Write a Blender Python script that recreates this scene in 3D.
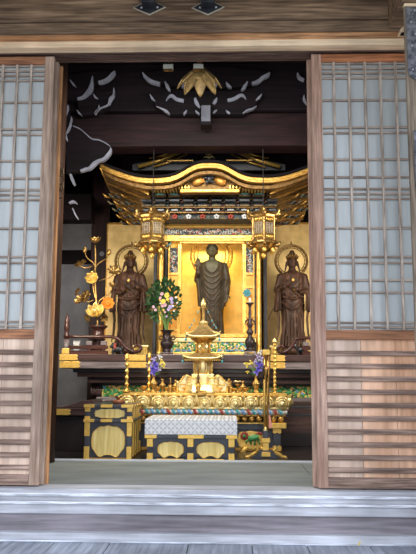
import bpy, bmesh, math, random
from mathutils import Vector, Matrix
from math import sin, cos, pi
random.seed(7)
for o in list(bpy.data.objects): bpy.data.objects.remove(o)
SC = bpy.context.scene
COL = SC.collection
# ---------------------------------------------------------------- camera, sky, light, exposure
CF, PITCH, YAW, ROLL = 705.0, 0.140, 0.030, 0.005
CLOC = Vector((0.0, -3.6, 0.55))
FW = Vector((-sin(YAW)*cos(PITCH), cos(YAW)*cos(PITCH), sin(PITCH)))
_R = FW.cross(Vector((0, 0, 1))).normalized(); _U = _R.cross(FW)
RT = cos(ROLL)*_R + sin(ROLL)*_U
UP = -sin(ROLL)*_R + cos(ROLL)*_U
cd = bpy.data.cameras.new('camera'); cam = bpy.data.objects.new('camera', cd); COL.objects.link(cam)
cd.sensor_fit = 'VERTICAL'; cd.sensor_height = 24.0; cd.lens = 24.0*CF/554.0
cd.clip_start = 0.05; cd.clip_end = 200
M = Matrix((RT, UP, -FW)).transposed().to_4x4(); M.translation = CLOC
cam.matrix_world = M
SC.camera = cam
w = bpy.data.worlds.new('sky'); SC.world = w; w.use_nodes = True
nt = w.node_tree; nt.nodes.clear()
wo = nt.nodes.new('ShaderNodeOutputWorld'); bg = nt.nodes.new('ShaderNodeBackground')
tc = nt.nodes.new('ShaderNodeTexCoord'); sx = nt.nodes.new('ShaderNodeSeparateXYZ'); cr = nt.nodes.new('ShaderNodeValToRGB')
nt.links.new(tc.outputs['Generated'], sx.inputs[0]); nt.links.new(sx.outputs['Z'], cr.inputs[0])
cr.color_ramp.elements[0].position = 0.0; cr.color_ramp.elements[0].color = (0.30, 0.30, 0.28, 1)
cr.color_ramp.elements[1].position = 1.0; cr.color_ramp.elements[1].color = (0.70, 0.80, 1.0, 1)
e = cr.color_ramp.elements.new(0.06); e.color = (0.93, 0.95, 1.0, 1)
e = cr.color_ramp.elements.new(0.35); e.color = (0.82, 0.88, 1.0, 1)
bg.inputs[1].default_value = 1.75
nt.links.new(cr.outputs[0], bg.inputs[0]); nt.links.new(bg.outputs[0], wo.inputs[0])
vs = SC.view_settings
vs.view_transform = 'Standard'; vs.look = 'None'; vs.gamma = 1.0; vs.use_curve_mapping = False
vs.exposure = 0.58

def area(name, loc, target, size, sy, energy, color, shape='RECTANGLE'):
    l = bpy.data.lights.new(name, 'AREA'); l.shape = shape; l.size = size; l.size_y = sy; l.energy = energy; l.color = color
    o = bpy.data.objects.new(name, l); COL.objects.link(o); o.location = loc
    d = Vector(target) - Vector(loc); o.rotation_euler = d.to_track_quat('-Z', 'Y').to_euler(); return o
area('hall_fill', (-0.25, 0.55, 2.28), (-0.2, 2.1, 0.6), 1.1, 0.35, 28, (1.0, 0.95, 0.84))  # unseen fill light added behind the lintel to brighten the altar
area('left_side_fill', (-1.36, 1.35, 1.25), (-0.6, 3.0, 1.25), 0.3, 0.3, 10, (1.0, 0.86, 0.66))  # added fill, hidden by the left doors, brightens the deep gold panels
area('right_side_fill', (1.10, 1.35, 1.25), (0.3, 3.0, 1.25), 0.3, 0.3, 10, (1.0, 0.86, 0.66))  # matching added fill, out of view behind the right doors
area('niche_front_fill', (-0.19, 2.62, 1.82), (-0.17, 2.98, 1.45), 0.4, 0.05, 1.6, (1.0, 0.88, 0.60))  # extra light added behind the niche head to brighten the statue's front
area('niche_lamp', (-0.19, 3.27, 1.79), (-0.19, 3.36, 1.0), 0.42, 0.05, 2.2, (1.0, 0.88, 0.34))

# ---------------------------------------------------------------- measuring helpers
def P(px, py, Y):
    d = FW + RT*((px-208)/CF) + UP*((277-py)/CF)
    t = (Y-CLOC.y)/d.y
    return CLOC + d*t
def PX(px, Y, py=300): return P(px, py, Y).x
def PZ(py, Y, px=208): return P(px, py, Y).z

# ---------------------------------------------------------------- mesh builder
class MB:
    def __init__(s): s.bm = bmesh.new()
    def face(s, vs_):
        try: return s.bm.faces.new(vs_)
        except ValueError: return None
    def box(s, x0, x1, y0, y1, z0, z1):
        if x0 > x1: x0, x1 = x1, x0
        if y0 > y1: y0, y1 = y1, y0
        if z0 > z1: z0, z1 = z1, z0
        v = [s.bm.verts.new((x, y, z)) for x in (x0, x1) for y in (y0, y1) for z in (z0, z1)]
        for f in ((0,1,3,2),(4,6,7,5),(0,4,5,1),(2,3,7,6),(0,2,6,4),(1,5,7,3)): s.face([v[i] for i in f])
        return s
    def prism(s, pts, y0, y1):               # outline in x,z pushed along y
        n = len(pts)
        a = [s.bm.verts.new((p[0], y0, p[1])) for p in pts]; b = [s.bm.verts.new((p[0], y1, p[1])) for p in pts]
        s.face(a); s.face(b[::-1])
        for i in range(n): s.face([a[i], b[i], b[(i+1) % n], a[(i+1) % n]])
        return s
    def prismx(s, pts, x0, x1):              # outline in y,z pushed along x
        n = len(pts)
        a = [s.bm.verts.new((x0, p[0], p[1])) for p in pts]; b = [s.bm.verts.new((x1, p[0], p[1])) for p in pts]
        s.face(a); s.face(b[::-1])
        for i in range(n): s.face([a[i], b[i], b[(i+1) % n], a[(i+1) % n]])
        return s
    def prismz(s, pts, z0, z1):
        n = len(pts)
        a = [s.bm.verts.new((p[0], p[1], z0)) for p in pts]; b = [s.bm.verts.new((p[0], p[1], z1)) for p in pts]
        s.face(a); s.face(b[::-1])
        for i in range(n): s.face([a[i], b[i], b[(i+1) % n], a[(i+1) % n]])
        return s
    def loft(s, rings, cap=True, closed=True):
        R = [[s.bm.verts.new(p) for p in r] for r in rings]
        n = len(R[0])
        for a, b in zip(R, R[1:]):
            for i in range(n if closed else n-1): s.face([a[i], a[(i+1) % n], b[(i+1) % n], b[i]])
        if cap and closed: s.face(R[0][::-1]); s.face(R[-1])
        return s
    def lathe(s, prof, c=(0, 0, 0), n=24, sq=(1, 1), ph=0.0, lobes=0, la=0.0):
        c = Vector(c)
        rings = []
        for r, z in prof:
            r = max(r, 1e-4)
            rings.append([c + Vector((sq[0]*r*(1+la*cos(lobes*a))*cos(a), sq[1]*r*(1+la*cos(lobes*a))*sin(a), z)) for a in [2*pi*i/n+ph for i in range(n)]])
        return s.loft(rings)
    def tube(s, pts, r, n=8, flat=1.0):
        pts = [Vector(p) for p in pts]
        if not isinstance(r, (list, tuple)): r = [r]*len(pts)
        rings = []; prev = None
        for i, p in enumerate(pts):
            t = (pts[min(i+1, len(pts)-1)] - pts[max(i-1, 0)]).normalized()
            if prev is None: u = t.orthogonal().normalized()
            else:
                u = prev - t*prev.dot(t)
                u = u.normalized() if u.length > 1e-6 else t.orthogonal().normalized()
            prev = u; v = t.cross(u)
            rings.append([p + (u*cos(a) + v*sin(a)*flat)*max(r[i], 1e-4) for a in [2*pi*k/n for k in range(n)]])
        return s.loft(rings)
    def ell(s, c, r, rot=None, n=16, m=10):
        c = Vector(c)
        rings = []
        for j in range(m+1):
            ph = -pi/2 + pi*j/m; rr = max(cos(ph), 1e-3)
            ring = []
            for i in range(n):
                a = 2*pi*i/n; v = Vector((r[0]*rr*cos(a), r[1]*rr*sin(a), r[2]*sin(ph)))
                if rot: v = rot @ v
                ring.append(c+v)
            rings.append(ring)
        return s.loft(rings)
    def torus(s, c, R, r, axis='y', n=40, m=8, a0=0, a1=2*pi):
        c = Vector(c); full = abs(a1-a0-2*pi) < 1e-6
        k = n if full else n+1
        pts = []
        for i in range(k):
            a = a0+(a1-a0)*i/n
            u = Vector((cos(a), 0, sin(a))) if axis == 'y' else (Vector((cos(a), sin(a), 0)) if axis == 'z' else Vector((0, cos(a), sin(a))))
            w_ = Vector((0, 1, 0)) if axis == 'y' else (Vector((0, 0, 1)) if axis == 'z' else Vector((1, 0, 0)))
            pts.append([c + u*(R + r*cos(b)) + w_*(r*sin(b)) for b in [2*pi*j/m for j in range(m)]])
        if full: pts.append(pts[0])
        s.loft(pts, cap=not full); bmesh.ops.remove_doubles(s.bm, verts=s.bm.verts, dist=1e-6) if full else None
        return s
    def petal(s, base, d, up, L, W, curl=0.4, cup=0.25, n=7, m=5, tip=1.0):
        # leaf shape growing from base along d, bending towards up
        d = Vector(d).normalized(); up = Vector(up); up = (up - d*up.dot(d)).normalized(); sd = d.cross(up)
        base = Vector(base); R = []
        for i in range(n+1):
            t = i/n; wv = W*0.5*(sin(pi*min(t**0.8, 1))**0.7 if 0 < t < 1 else 0.06)*(1 if tip == 1 else (1-t*0.3))
            ang = curl*t
            p = base + d*(L*t*cos(ang*0.6)) + up*(L*t*sin(ang))
            R.append([p + sd*(wv*u) + up*(cup*wv*u*u) for u in [-1+2*j/(m-1) for j in range(m)]])
        return s.loft(R, cap=False, closed=False)
    def build(s, name, mat, parent=None, bevel=0, smooth=False, solid=0, remesh=0, subd=0, label=None, kind=None, seg=2):
        bmesh.ops.recalc_face_normals(s.bm, faces=s.bm.faces)
        off = Vector((0, 0, 0))
        if parent is not None:
            q = parent
            while q is not None: off += q.location; q = q.parent
            loc = Vector((0, 0, 0))
        else:
            xs = [v.co for v in s.bm.verts]
            off = Vector(((min(v.x for v in xs)+max(v.x for v in xs))/2, (min(v.y for v in xs)+max(v.y for v in xs))/2, min(v.z for v in xs)))
            loc = off.copy()
        bmesh.ops.translate(s.bm, verts=s.bm.verts, vec=-off)
        me = bpy.data.meshes.new(name); s.bm.to_mesh(me); s.bm.free()
        me.materials.append(mat)
        if smooth:
            for p in me.polygons: p.use_smooth = True
        o = bpy.data.objects.new(name, me); COL.objects.link(o); o.location = loc; o.parent = parent
        if solid: m_ = o.modifiers.new('solid', 'SOLIDIFY'); m_.thickness = solid; m_.offset = 0
        if remesh: m_ = o.modifiers.new('remesh', 'REMESH'); m_.mode = 'VOXEL'; m_.voxel_size = remesh; m_.use_smooth_shade = True
        if remesh: m_ = o.modifiers.new('sm', 'SMOOTH'); m_.iterations = 2; m_.factor = 0.5
        if subd: m_ = o.modifiers.new('sub', 'SUBSURF'); m_.levels = subd; m_.render_levels = subd
        if bevel: m_ = o.modifiers.new('bev', 'BEVEL'); m_.width = bevel; m_.segments = seg; m_.limit_method = 'ANGLE'
        if label: o['label'] = label
        if kind: o['kind'] = kind
        return o
def thing(name, loc, label, cat, group=None):
    o = bpy.data.objects.new(name, None); COL.objects.link(o); o.location = loc; o.empty_display_size = 0.05
    o['label'] = label; o['category'] = cat
    if group: o['group'] = group
    return o
def tag(o, label, cat, group=None, kind=None):
    o['label'] = label; o['category'] = cat
    if group: o['group'] = group
    if kind: o['kind'] = kind
    return o
def struct(name, loc=(0, 0, 0)):
    o = bpy.data.objects.new(name, None); COL.objects.link(o); o.location = loc; o['kind'] = 'structure'; return o
def dup(root, loc=None, label=None, rotz=0, sc=None, mirror=False):
    def cp(o, par):
        c = o.copy(); COL.objects.link(c); c.parent = par
        for ch in [x for x in kids.get(o.name, [])]: cp(ch, c)
        return c
    kids = {}
    for o in bpy.data.objects:
        if o.parent is not None: kids.setdefault(o.parent.name, []).append(o)
    r = cp(root, None)
    if loc is not None: r.location = loc
    r.rotation_euler = (0, 0, rotz)
    if sc: r.scale = (sc, sc, sc)
    if mirror: r.scale = (-r.scale[0], r.scale[1], r.scale[2])
    if label: r['label'] = label
    return r

# ---------------------------------------------------------------- materials
def mat(name, c1, c2=None, rough=0.5, metal=0.0, scale=8, stretch=(1, 1, 1), bump=0.0, detail=6, lo=0.35, hi=0.65, coat=0.0, r2=None, spec=0.5, sheen=0.0):
    m = bpy.data.materials.new(name); m.use_nodes = True; n = m.node_tree; b = n.nodes['Principled BSDF']
    b.inputs['Roughness'].default_value = rough; b.inputs['Metallic'].default_value = metal
    b.inputs['Coat Weight'].default_value = coat; b.inputs['Specular IOR Level'].default_value = spec
    t = n.nodes.new('ShaderNodeTexCoord'); mp = n.nodes.new('ShaderNodeMapping'); mp.inputs['Scale'].default_value = stretch
    nz = n.nodes.new('ShaderNodeTexNoise'); nz.inputs['Scale'].default_value = scale; nz.inputs['Detail'].default_value = detail; nz.inputs['Roughness'].default_value = 0.6
    n.links.new(t.outputs['Object'], mp.inputs[0]); n.links.new(mp.outputs[0], nz.inputs[0])
    r = n.nodes.new('ShaderNodeValToRGB'); r.color_ramp.elements[0].position = lo; r.color_ramp.elements[1].position = hi
    r.color_ramp.elements[0].color = (*c1, 1); r.color_ramp.elements[1].color = (*(c2 or c1), 1)
    n.links.new(nz.outputs[0], r.inputs[0]); n.links.new(r.outputs[0], b.inputs['Base Color'])
    if r2 is not None:
        q = n.nodes.new('ShaderNodeMapRange'); q.inputs['From Min'].default_value = lo; q.inputs['From Max'].default_value = hi
        q.inputs['To Min'].default_value = rough; q.inputs['To Max'].default_value = r2
        n.links.new(nz.outputs[0], q.inputs['Value']); n.links.new(q.outputs[0], b.inputs['Roughness'])
    if bump:
        bp = n.nodes.new('ShaderNodeBump'); bp.inputs['Strength'].default_value = bump; bp.inputs['Distance'].default_value = 0.004
        n.links.new(nz.outputs[0], bp.inputs['Height']); n.links.new(bp.outputs[0], b.inputs['Normal'])
    return m
def wood(name, c1, c2, axis='x', scale=26, rough=0.7, bump=0.5, lo=0.3, hi=0.7, coat=0.0, spec=0.3, grain=0.55):
    st = {'x': (0.06, 1, 1), 'y': (1, 0.06, 1), 'z': (1, 1, 0.06)}[axis]
    m = mat(name, c1, c2, rough, 0, scale, st, 0, 8, lo, hi, coat=coat, spec=spec); n = m.node_tree; b = n.nodes['Principled BSDF']
    t = [x for x in n.nodes if x.type == 'MAPPING'][0]; rp = [x for x in n.nodes if x.type == 'VALTORGB'][0]
    nz = n.nodes.new('ShaderNodeTexNoise'); nz.inputs['Scale'].default_value = scale*4.2; nz.inputs['Detail'].default_value = 3
    n.links.new(t.outputs[0], nz.inputs[0])
    n2 = n.nodes.new('ShaderNodeTexNoise'); n2.inputs['Scale'].default_value = 3.5; n2.inputs['Detail'].default_value = 4
    tc_ = [x for x in n.nodes if x.type == 'TEX_COORD'][0]; n.links.new(tc_.outputs['Object'], n2.inputs[0])
    q = n.nodes.new('ShaderNodeMapRange'); q.inputs['From Min'].default_value = 0.3; q.inputs['From Max'].default_value = 0.7; q.inputs['To Min'].default_value = 1-grain; q.inputs['To Max'].default_value = 1+grain*0.6
    n.links.new(nz.outputs[0], q.inputs['Value'])
    q2 = n.nodes.new('ShaderNodeMapRange'); q2.inputs['From Min'].default_value = 0.3; q2.inputs['From Max'].default_value = 0.7; q2.inputs['To Min'].default_value = 0.75; q2.inputs['To Max'].default_value = 1.2
    n.links.new(n2.outputs[0], q2.inputs['Value'])
    mu = n.nodes.new('ShaderNodeMath'); mu.operation = 'MULTIPLY'; n.links.new(q.outputs[0], mu.inputs[0]); n.links.new(q2.outputs[0], mu.inputs[1])
    vm = n.nodes.new('ShaderNodeVectorMath'); vm.operation = 'SCALE'; n.links.new(rp.outputs[0], vm.inputs[0]); n.links.new(mu.outputs[0], vm.inputs['Scale']); n.links.new(vm.outputs[0], b.inputs['Base Color'])
    if bump:
        bp = n.nodes.new('ShaderNodeBump'); bp.inputs['Strength'].default_value = bump; bp.inputs['Distance'].default_value = 0.003
        n.links.new(nz.outputs[0], bp.inputs['Height']); n.links.new(bp.outputs[0], b.inputs['Normal'])
    return m
W_beam = wood('weathered_beam_wood', (0.11, 0.065, 0.04), (0.34, 0.23, 0.145), 'x', 18, hi=0.68)
W_beam2 = wood('lintel_wood', (0.15, 0.095, 0.06), (0.27, 0.185, 0.12), 'x', 24)
W_pale = wood('pale_head_wood', (0.86, 0.60, 0.38), (1.0, 0.80, 0.56), 'x', 16, grain=.2)
W_orange = wood('orange_head_wood', (0.42, 0.19, 0.08), (0.62, 0.34, 0.17), 'x', 20)
W_track = wood('grooved_track_wood', (0.10, 0.05, 0.045), (0.25, 0.16, 0.12), 'x', 30)
W_silL = wood('silvered_sill_wood', (0.42, 0.43, 0.47), (0.58, 0.60, 0.65), 'x', 14, grain=.2)
W_silE = wood('pale_sill_edge', (0.62, 0.66, 0.74), (0.88, 0.92, 1.0), 'x', 26)
W_riser = wood('grey_riser_wood', (0.18, 0.16, 0.175), (0.32, 0.295, 0.325), 'x', 14, grain=.3)
W_plank = wood('grey_veranda_wood', (0.22, 0.25, 0.31), (0.36, 0.40, 0.48), 'y', 14, grain=.3)
W_stile = wood('stile_wood', (0.27, 0.175, 0.13), (0.58, 0.44, 0.345), 'z', 22, grain=.4)
W_stileR = wood('red_brown_stile_wood', (0.31, 0.165, 0.12), (0.62, 0.43, 0.335), 'z', 22, grain=.4)
W_jamb = wood('fresh_orange_jamb_wood', (0.55, 0.24, 0.09), (0.80, 0.44, 0.22), 'z', 18)
W_rail = wood('rail_wood', (0.20, 0.085, 0.045), (0.48, 0.23, 0.12), 'x', 18)
W_railo = wood('orange_rail_wood', (0.32, 0.11, 0.05), (0.56, 0.24, 0.11), 'x', 18)
W_bat = wood('batten_wood', (0.17, 0.105, 0.08), (0.44, 0.31, 0.25), 'x', 24)
W_latv = wood('lattice_bar_wood', (0.36, 0.29, 0.24), (0.64, 0.55, 0.48), 'z', 40)
W_lath = wood('lattice_crossbar_wood', (0.28, 0.21, 0.17), (0.52, 0.44, 0.38), 'x', 40)
W_board = wood('bleached_board_wood', (0.55, 0.38, 0.28), (0.86, 0.68, 0.56), 'z', 10, grain=.2)
W_boardo = wood('orange_board_wood', (0.62, 0.33, 0.19), (0.90, 0.60, 0.42), 'z', 10, grain=.2)
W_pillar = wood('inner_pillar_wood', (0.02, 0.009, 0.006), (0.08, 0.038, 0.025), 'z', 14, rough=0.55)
W_post = wood('veranda_post_wood', (0.16, 0.12, 0.09), (0.36, 0.30, 0.23), 'z', 24)
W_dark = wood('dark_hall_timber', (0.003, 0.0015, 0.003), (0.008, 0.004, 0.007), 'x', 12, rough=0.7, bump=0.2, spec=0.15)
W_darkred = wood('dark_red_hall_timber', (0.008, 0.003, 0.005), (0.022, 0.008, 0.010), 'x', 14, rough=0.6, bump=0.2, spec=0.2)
W_redpost = wood('dark_red_post_timber', (0.018, 0.006, 0.007), (0.04, 0.013, 0.014), 'z', 12, rough=0.5, bump=0.2)
W_lac = wood('brown_lacquer', (0.045, 0.025, 0.025), (0.11, 0.07, 0.068), 'x', 10, rough=0.28, bump=0.05, coat=0.3)
W_lacr = wood('red_brown_lacquer', (0.04, 0.015, 0.012), (0.085, 0.032, 0.026), 'x', 10, rough=0.3, bump=0.05, coat=0.3)
W_lacg = wood('grey_worn_lacquer', (0.14, 0.115, 0.125), (0.28, 0.24, 0.255), 'x', 12, rough=0.35, bump=0.05)
K_lac = mat('black_lacquer', (0.018, 0.02, 0.026), (0.035, 0.038, 0.048), 0.32, 0, 6, coat=0.25)
K_lacB = mat('bluish_black_lacquer', (0.03, 0.036, 0.05), (0.06, 0.068, 0.09), 0.35, 0, 6, coat=0.2)
K_floor = mat('dark_inner_floor', (0.012, 0.009, 0.011), (0.03, 0.023, 0.026), 0.35, 0, 3, bump=0.1)
M_floor = mat('grey_green_mat', (0.21, 0.235, 0.235), (0.31, 0.34, 0.335), 0.75, 0, 5, stretch=(0.4, 1, 1), bump=0.2)
M_kerb = mat('pale_floor_edge', (0.50, 0.53, 0.58), (0.70, 0.74, 0.80), 0.5, 0, 8, stretch=(0.1, 1, 1))
M_plaster = mat('grey_plaster', (0.20, 0.205, 0.24), (0.28, 0.285, 0.32), 0.9, 0, 5, bump=0.1)
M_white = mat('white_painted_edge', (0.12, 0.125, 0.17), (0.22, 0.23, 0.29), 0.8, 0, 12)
M_iron = mat('black_iron', (0.02, 0.025, 0.035), (0.06, 0.065, 0.075), 0.45, 0.6, 20, bump=0.3)
M_ironb = mat('worn_iron_border', (0.42, 0.38, 0.30), (0.62, 0.58, 0.48), 0.6, 0.2, 20)
M_plate = mat('speckled_grey_iron', (0.05, 0.06, 0.08), (0.22, 0.23, 0.26), 0.6, 0.2, 60, bump=0.5, lo=0.4, hi=0.62)
M_nail = mat('pale_nail_head', (0.45, 0.45, 0.46), (0.7, 0.7, 0.7), 0.5, 0.3, 20)
def gold(name, c1, c2, rough=0.42, metal=0.6, scale=14, bump=0.15, stretch=(1, 1, 1)):
    return mat(name, c1, c2, rough, metal, scale, stretch, bump, 6, 0.3, 0.7)
G = gold('gold_leaf', (0.72, 0.40, 0.07), (1.0, 0.68, 0.20), 0.34, 0.8, 30, 0.35)
G_bright = gold('bright_polished_gold', (0.88, 0.62, 0.20), (1.0, 0.86, 0.46), 0.28, 0.7, 34, 0.35)
G_fit = gold('yellow_gilt_fitting', (0.78, 0.47, 0.08), (1.0, 0.68, 0.20), 0.36, 0.6, 40)
G_old = gold('aged_gold', (0.30, 0.15, 0.03), (0.72, 0.43, 0.11), 0.40, 0.75, 40, 0.5)
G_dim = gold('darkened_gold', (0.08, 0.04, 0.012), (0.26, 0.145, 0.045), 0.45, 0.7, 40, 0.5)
G_brass = gold('antique_brass', (0.16, 0.085, 0.025), (0.60, 0.38, 0.13), 0.32, 0.85, 34, 0.5)
G_lotus = gold('pale_lotus_gold', (0.85, 0.62, 0.20), (1.0, 0.84, 0.44), 0.28, 0.75, 20)
G_blos = gold('lotus_blossom_gold', (0.50, 0.34, 0.09), (0.98, 0.78, 0.34), 0.33, 0.75, 26, 0.4)
M_silv = mat('dull_silver_lattice', (.22, .18, .13), (.42, .36, .28), .5, .4, 20)
G_orange = gold('orange_gold', (0.75, 0.32, 0.05), (0.95, 0.50, 0.12), 0.4, 0.6, 10)
G_pad = gold('brushed_yellow_panel', (0.72, 0.52, 0.15), (1.0, 0.82, 0.36), 0.45, 0.35, 60, 0.3, stretch=(1, 1, 0.05))
G_proof = gold('olive_gold_roof', (0.26, 0.17, 0.06), (0.52, 0.36, 0.15), 0.42, 0.6, 50, 0.6, stretch=(1, 1, 0.2))
def brickmat(name, c1, c2, cm, bw, bh, rough=0.4, metal=0.5, sc=1.0):
    m = bpy.data.materials.new(name); m.use_nodes = True; n = m.node_tree; b = n.nodes['Principled BSDF']
    b.inputs['Roughness'].default_value = rough; b.inputs['Metallic'].default_value = metal
    t = n.nodes.new('ShaderNodeTexCoord'); s_ = n.nodes.new('ShaderNodeSeparateXYZ'); c_ = n.nodes.new('ShaderNodeCombineXYZ')
    n.links.new(t.outputs['Object'], s_.inputs[0]); n.links.new(s_.outputs[0], c_.inputs[0]); n.links.new(s_.outputs[2], c_.inputs[1])
    br = n.nodes.new('ShaderNodeTexBrick'); br.offset = 0.0; br.inputs['Scale'].default_value = sc
    br.inputs['Brick Width'].default_value = bw; br.inputs['Row Height'].default_value = bh; br.inputs['Mortar Size'].default_value = 0.0012
    br.inputs['Color1'].default_value = (*c1, 1); br.inputs['Color2'].default_value = (*c2, 1); br.inputs['Mortar'].default_value = (*cm, 1)
    nz = n.nodes.new('ShaderNodeTexNoise'); nz.inputs['Scale'].default_value = 9; nz.inputs['Detail'].default_value = 6
    mx = n.nodes.new('ShaderNodeMix'); mx.data_type = 'RGBA'; mx.blend_type = 'MULTIPLY'; mx.inputs[0].default_value = 0.55
    n.links.new(c_.outputs[0], br.inputs[0]); n.links.new(t.outputs['Object'], nz.inputs[0])
    rp = n.nodes.new('ShaderNodeValToRGB'); rp.color_ramp.elements[0].position = 0.35; rp.color_ramp.elements[0].color = (0.6, 0.55, 0.45, 1); rp.color_ramp.elements[1].position = 0.6
    n.links.new(nz.outputs[0], rp.inputs[0]); n.links.new(br.outputs[0], mx.inputs[6]); n.links.new(rp.outputs[0], mx.inputs[7]); n.links.new(mx.outputs[2], b.inputs['Base Color'])
    return m
G_wall = brickmat('gold_leaf_squares', (0.95, 0.68, 0.28), (1.0, 0.76, 0.34), (0.88, 0.61, 0.24), 0.11, 0.11, 0.5, 0.25)
G_niche = brickmat('bright_gold_leaf_squares', (0.92, 0.66, 0.19), (1.0, 0.75, 0.25), (0.86, 0.60, 0.16), 0.11, 0.11, 0.5, 0.15)
def mosaic(name, cols, scale=60, rough=0.5, metal=0.1):
    m = bpy.data.materials.new(name); m.use_nodes = True; n = m.node_tree; b = n.nodes['Principled BSDF']
    b.inputs['Roughness'].default_value = rough; b.inputs['Metallic'].default_value = metal
    t = n.nodes.new('ShaderNodeTexCoord'); v = n.nodes.new('ShaderNodeTexVoronoi'); v.inputs['Scale'].default_value = scale
    s_ = n.nodes.new('ShaderNodeSeparateColor'); r = n.nodes.new('ShaderNodeValToRGB'); r.color_ramp.interpolation = 'CONSTANT'
    n.links.new(t.outputs['Object'], v.inputs[0]); n.links.new(v.outputs['Color'], s_.inputs[0]); n.links.new(s_.outputs[0], r.inputs[0])
    k = len(cols); r.color_ramp.elements[0].color = (*cols[0], 1); r.color_ramp.elements[1].position = 1/k; r.color_ramp.elements[1].color = (*cols[1], 1)
    for i in range(2, k): r.color_ramp.elements.new(i/k).color = (*cols[i], 1)
    bp = n.nodes.new('ShaderNodeBump'); bp.inputs['Strength'].default_value = 0.6; bp.inputs['Distance'].default_value = 0.006; bp.invert = True
    n.links.new(v.outputs['Distance'], bp.inputs['Height']); n.links.new(bp.outputs[0], b.inputs['Normal'])
    n.links.new(r.outputs[0], b.inputs['Base Color']); return m
GRN, GRN2, BLU, GLD, RED, WHT, DRK = (0.04, 0.26, 0.06), (0.06, 0.34, 0.15), (0.14, 0.36, 0.62), (0.75, 0.52, 0.14), (0.35, 0.05, 0.03), (0.65, 0.65, 0.58), (0.02, 0.03, 0.04)
C_frieze = mosaic('painted_vine_ground', [GLD, GRN, GLD, DRK, GRN2, GLD, GRN], 55)
C_carv = mosaic('painted_carving', [DRK, (0.4, 0.26, 0.08), (0.08, 0.13, 0.13), RED, DRK, (0.35, 0.34, 0.28), DRK], 75)
C_brk = mosaic('painted_bracket_blocks', [DRK, (0.04, 0.07, 0.08), (0.16, 0.11, 0.04), (0.03, 0.06, 0.045), DRK, (0.07, 0.03, 0.02)], 70)
C_base = mosaic('painted_flower_base', [GLD, GRN, (0.9, 0.75, 0.35), BLU, GLD, GRN2, GLD], 60)
C_green = mat('green_paint', (0.04, 0.24, 0.06), (0.10, 0.38, 0.14), 0.5)
C_teal = mat('teal_paint', (0.05, 0.25, 0.30), (0.12, 0.42, 0.50), 0.5)
C_blue = mat('blue_paint', (0.12, 0.28, 0.50), (0.22, 0.42, 0.68), 0.5)
C_red = mat('red_paint', (0.30, 0.04, 0.03), (0.42, 0.08, 0.05), 0.5)
C_pink = mat('pink_paper_tag', (0.80, 0.30, 0.22), (0.90, 0.42, 0.32), 0.8)
C_white = mat('white_porcelain', (0.62, 0.64, 0.66), (0.78, 0.8, 0.82), 0.4)
M_wax = mat('white_wax', (0.72, 0.70, 0.64), (0.85, 0.83, 0.76), 0.5)
M_bronze = mat('dark_bronze', (0.030, 0.021, 0.024), (0.07, 0.05, 0.052), 0.38, 0.5, 12, bump=0.2)
M_buddha = mat('black_brown_statue', (0.035, 0.028, 0.022), (0.085, 0.07, 0.052), 0.55, 0.15, 14, bump=0.3)
M_buddhah = mat('green_bronze_statue', (0.012, 0.013, 0.014), (0.03, 0.03, 0.03), 0.4, 0.4, 14, bump=0.2)
M_carved = wood('carved_brown_statue_wood', (0.028, 0.013, 0.009), (0.145, 0.072, 0.044), 'z', 26, rough=0.45, bump=0.7, grain=.7)
M_cord = mat('black_cord', (0.01, 0.01, 0.01), (0.02, 0.018, 0.015), 0.7)
M_leafg = mat('dark_green_leaf', (0.012, 0.05, 0.016), (0.04, 0.12, 0.04), 0.45, 0, 20)
M_stem = mat('fresh_green_stem', (0.10, 0.20, 0.05), (0.20, 0.32, 0.10), 0.5)
F_yel = mat('yellow_blossom', (0.72, 0.55, 0.08), (0.90, 0.78, 0.22), 0.7)
F_pink = mat('pale_pink_blossom', (0.62, 0.36, 0.48), (0.82, 0.60, 0.70), 0.7)
F_vio = mat('violet_blossom', (0.13, 0.10, 0.50), (0.26, 0.20, 0.75), 0.7)
F_lil = mat('lilac_blossom', (0.45, 0.38, 0.66), (0.66, 0.60, 0.82), 0.7)
F_white = mat('white_blossom', (0.68, 0.68, 0.70), (0.85, 0.85, 0.86), 0.7)
def brocade():
    m = bpy.data.materials.new('silver_white_brocade'); m.use_nodes = True; n = m.node_tree; b = n.nodes['Principled BSDF']; b.inputs['Roughness'].default_value = 0.55
    t = n.nodes.new('ShaderNodeTexCoord'); s_ = n.nodes.new('ShaderNodeSeparateXYZ'); n.links.new(t.outputs['Object'], s_.inputs[0])
    def ma(op, a, b_=None):
        q = n.nodes.new('ShaderNodeMath'); q.operation = op
        for i, v in enumerate((a, b_)):
            if v is None: continue
            if isinstance(v, (int, float)): q.inputs[i].default_value = v
            else: n.links.new(v, q.inputs[i])
        return q.outputs[0]
    k = 2*pi/0.052
    # diamonds with a small cross flower in each
    a = ma('COSINE', ma('MULTIPLY', ma('ADD', s_.outputs[0], s_.outputs[2]), k)); c = ma('COSINE', ma('MULTIPLY', ma('SUBTRACT', s_.outputs[0], s_.outputs[2]), k))
    line = ma('MAXIMUM', a, c)
    cross = ma('MULTIPLY', ma('ABSOLUTE', ma('SINE', ma('MULTIPLY', s_.outputs[0], k*1.0))), ma('ABSOLUTE', ma('SINE', ma('MULTIPLY', s_.outputs[2], k*1.0))))
    v = ma('MAXIMUM', ma('GREATER_THAN', line, 0.90), ma('GREATER_THAN', cross, 0.62))
    mx = n.nodes.new('ShaderNodeMix'); mx.data_type = 'RGBA'; mx.inputs[6].default_value = (0.82, 0.85, 0.90, 1); mx.inputs[7].default_value = (0.55, 0.57, 0.62, 1)
    n.links.new(v, mx.inputs[0]); n.links.new(mx.outputs[2], b.inputs['Base Color']); return m
M_broc = brocade()
def glassm(name, c1, c2):
    m = mat(name, c1, c2, 0.35, 0, 3, (5, 1, 0.5), 0.0, 4, 0.3, 0.7, spec=0.5, coat=0.5)
    m.node_tree.nodes['Principled BSDF'].inputs['Coat Roughness'].default_value = 0.04
    return m
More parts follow.
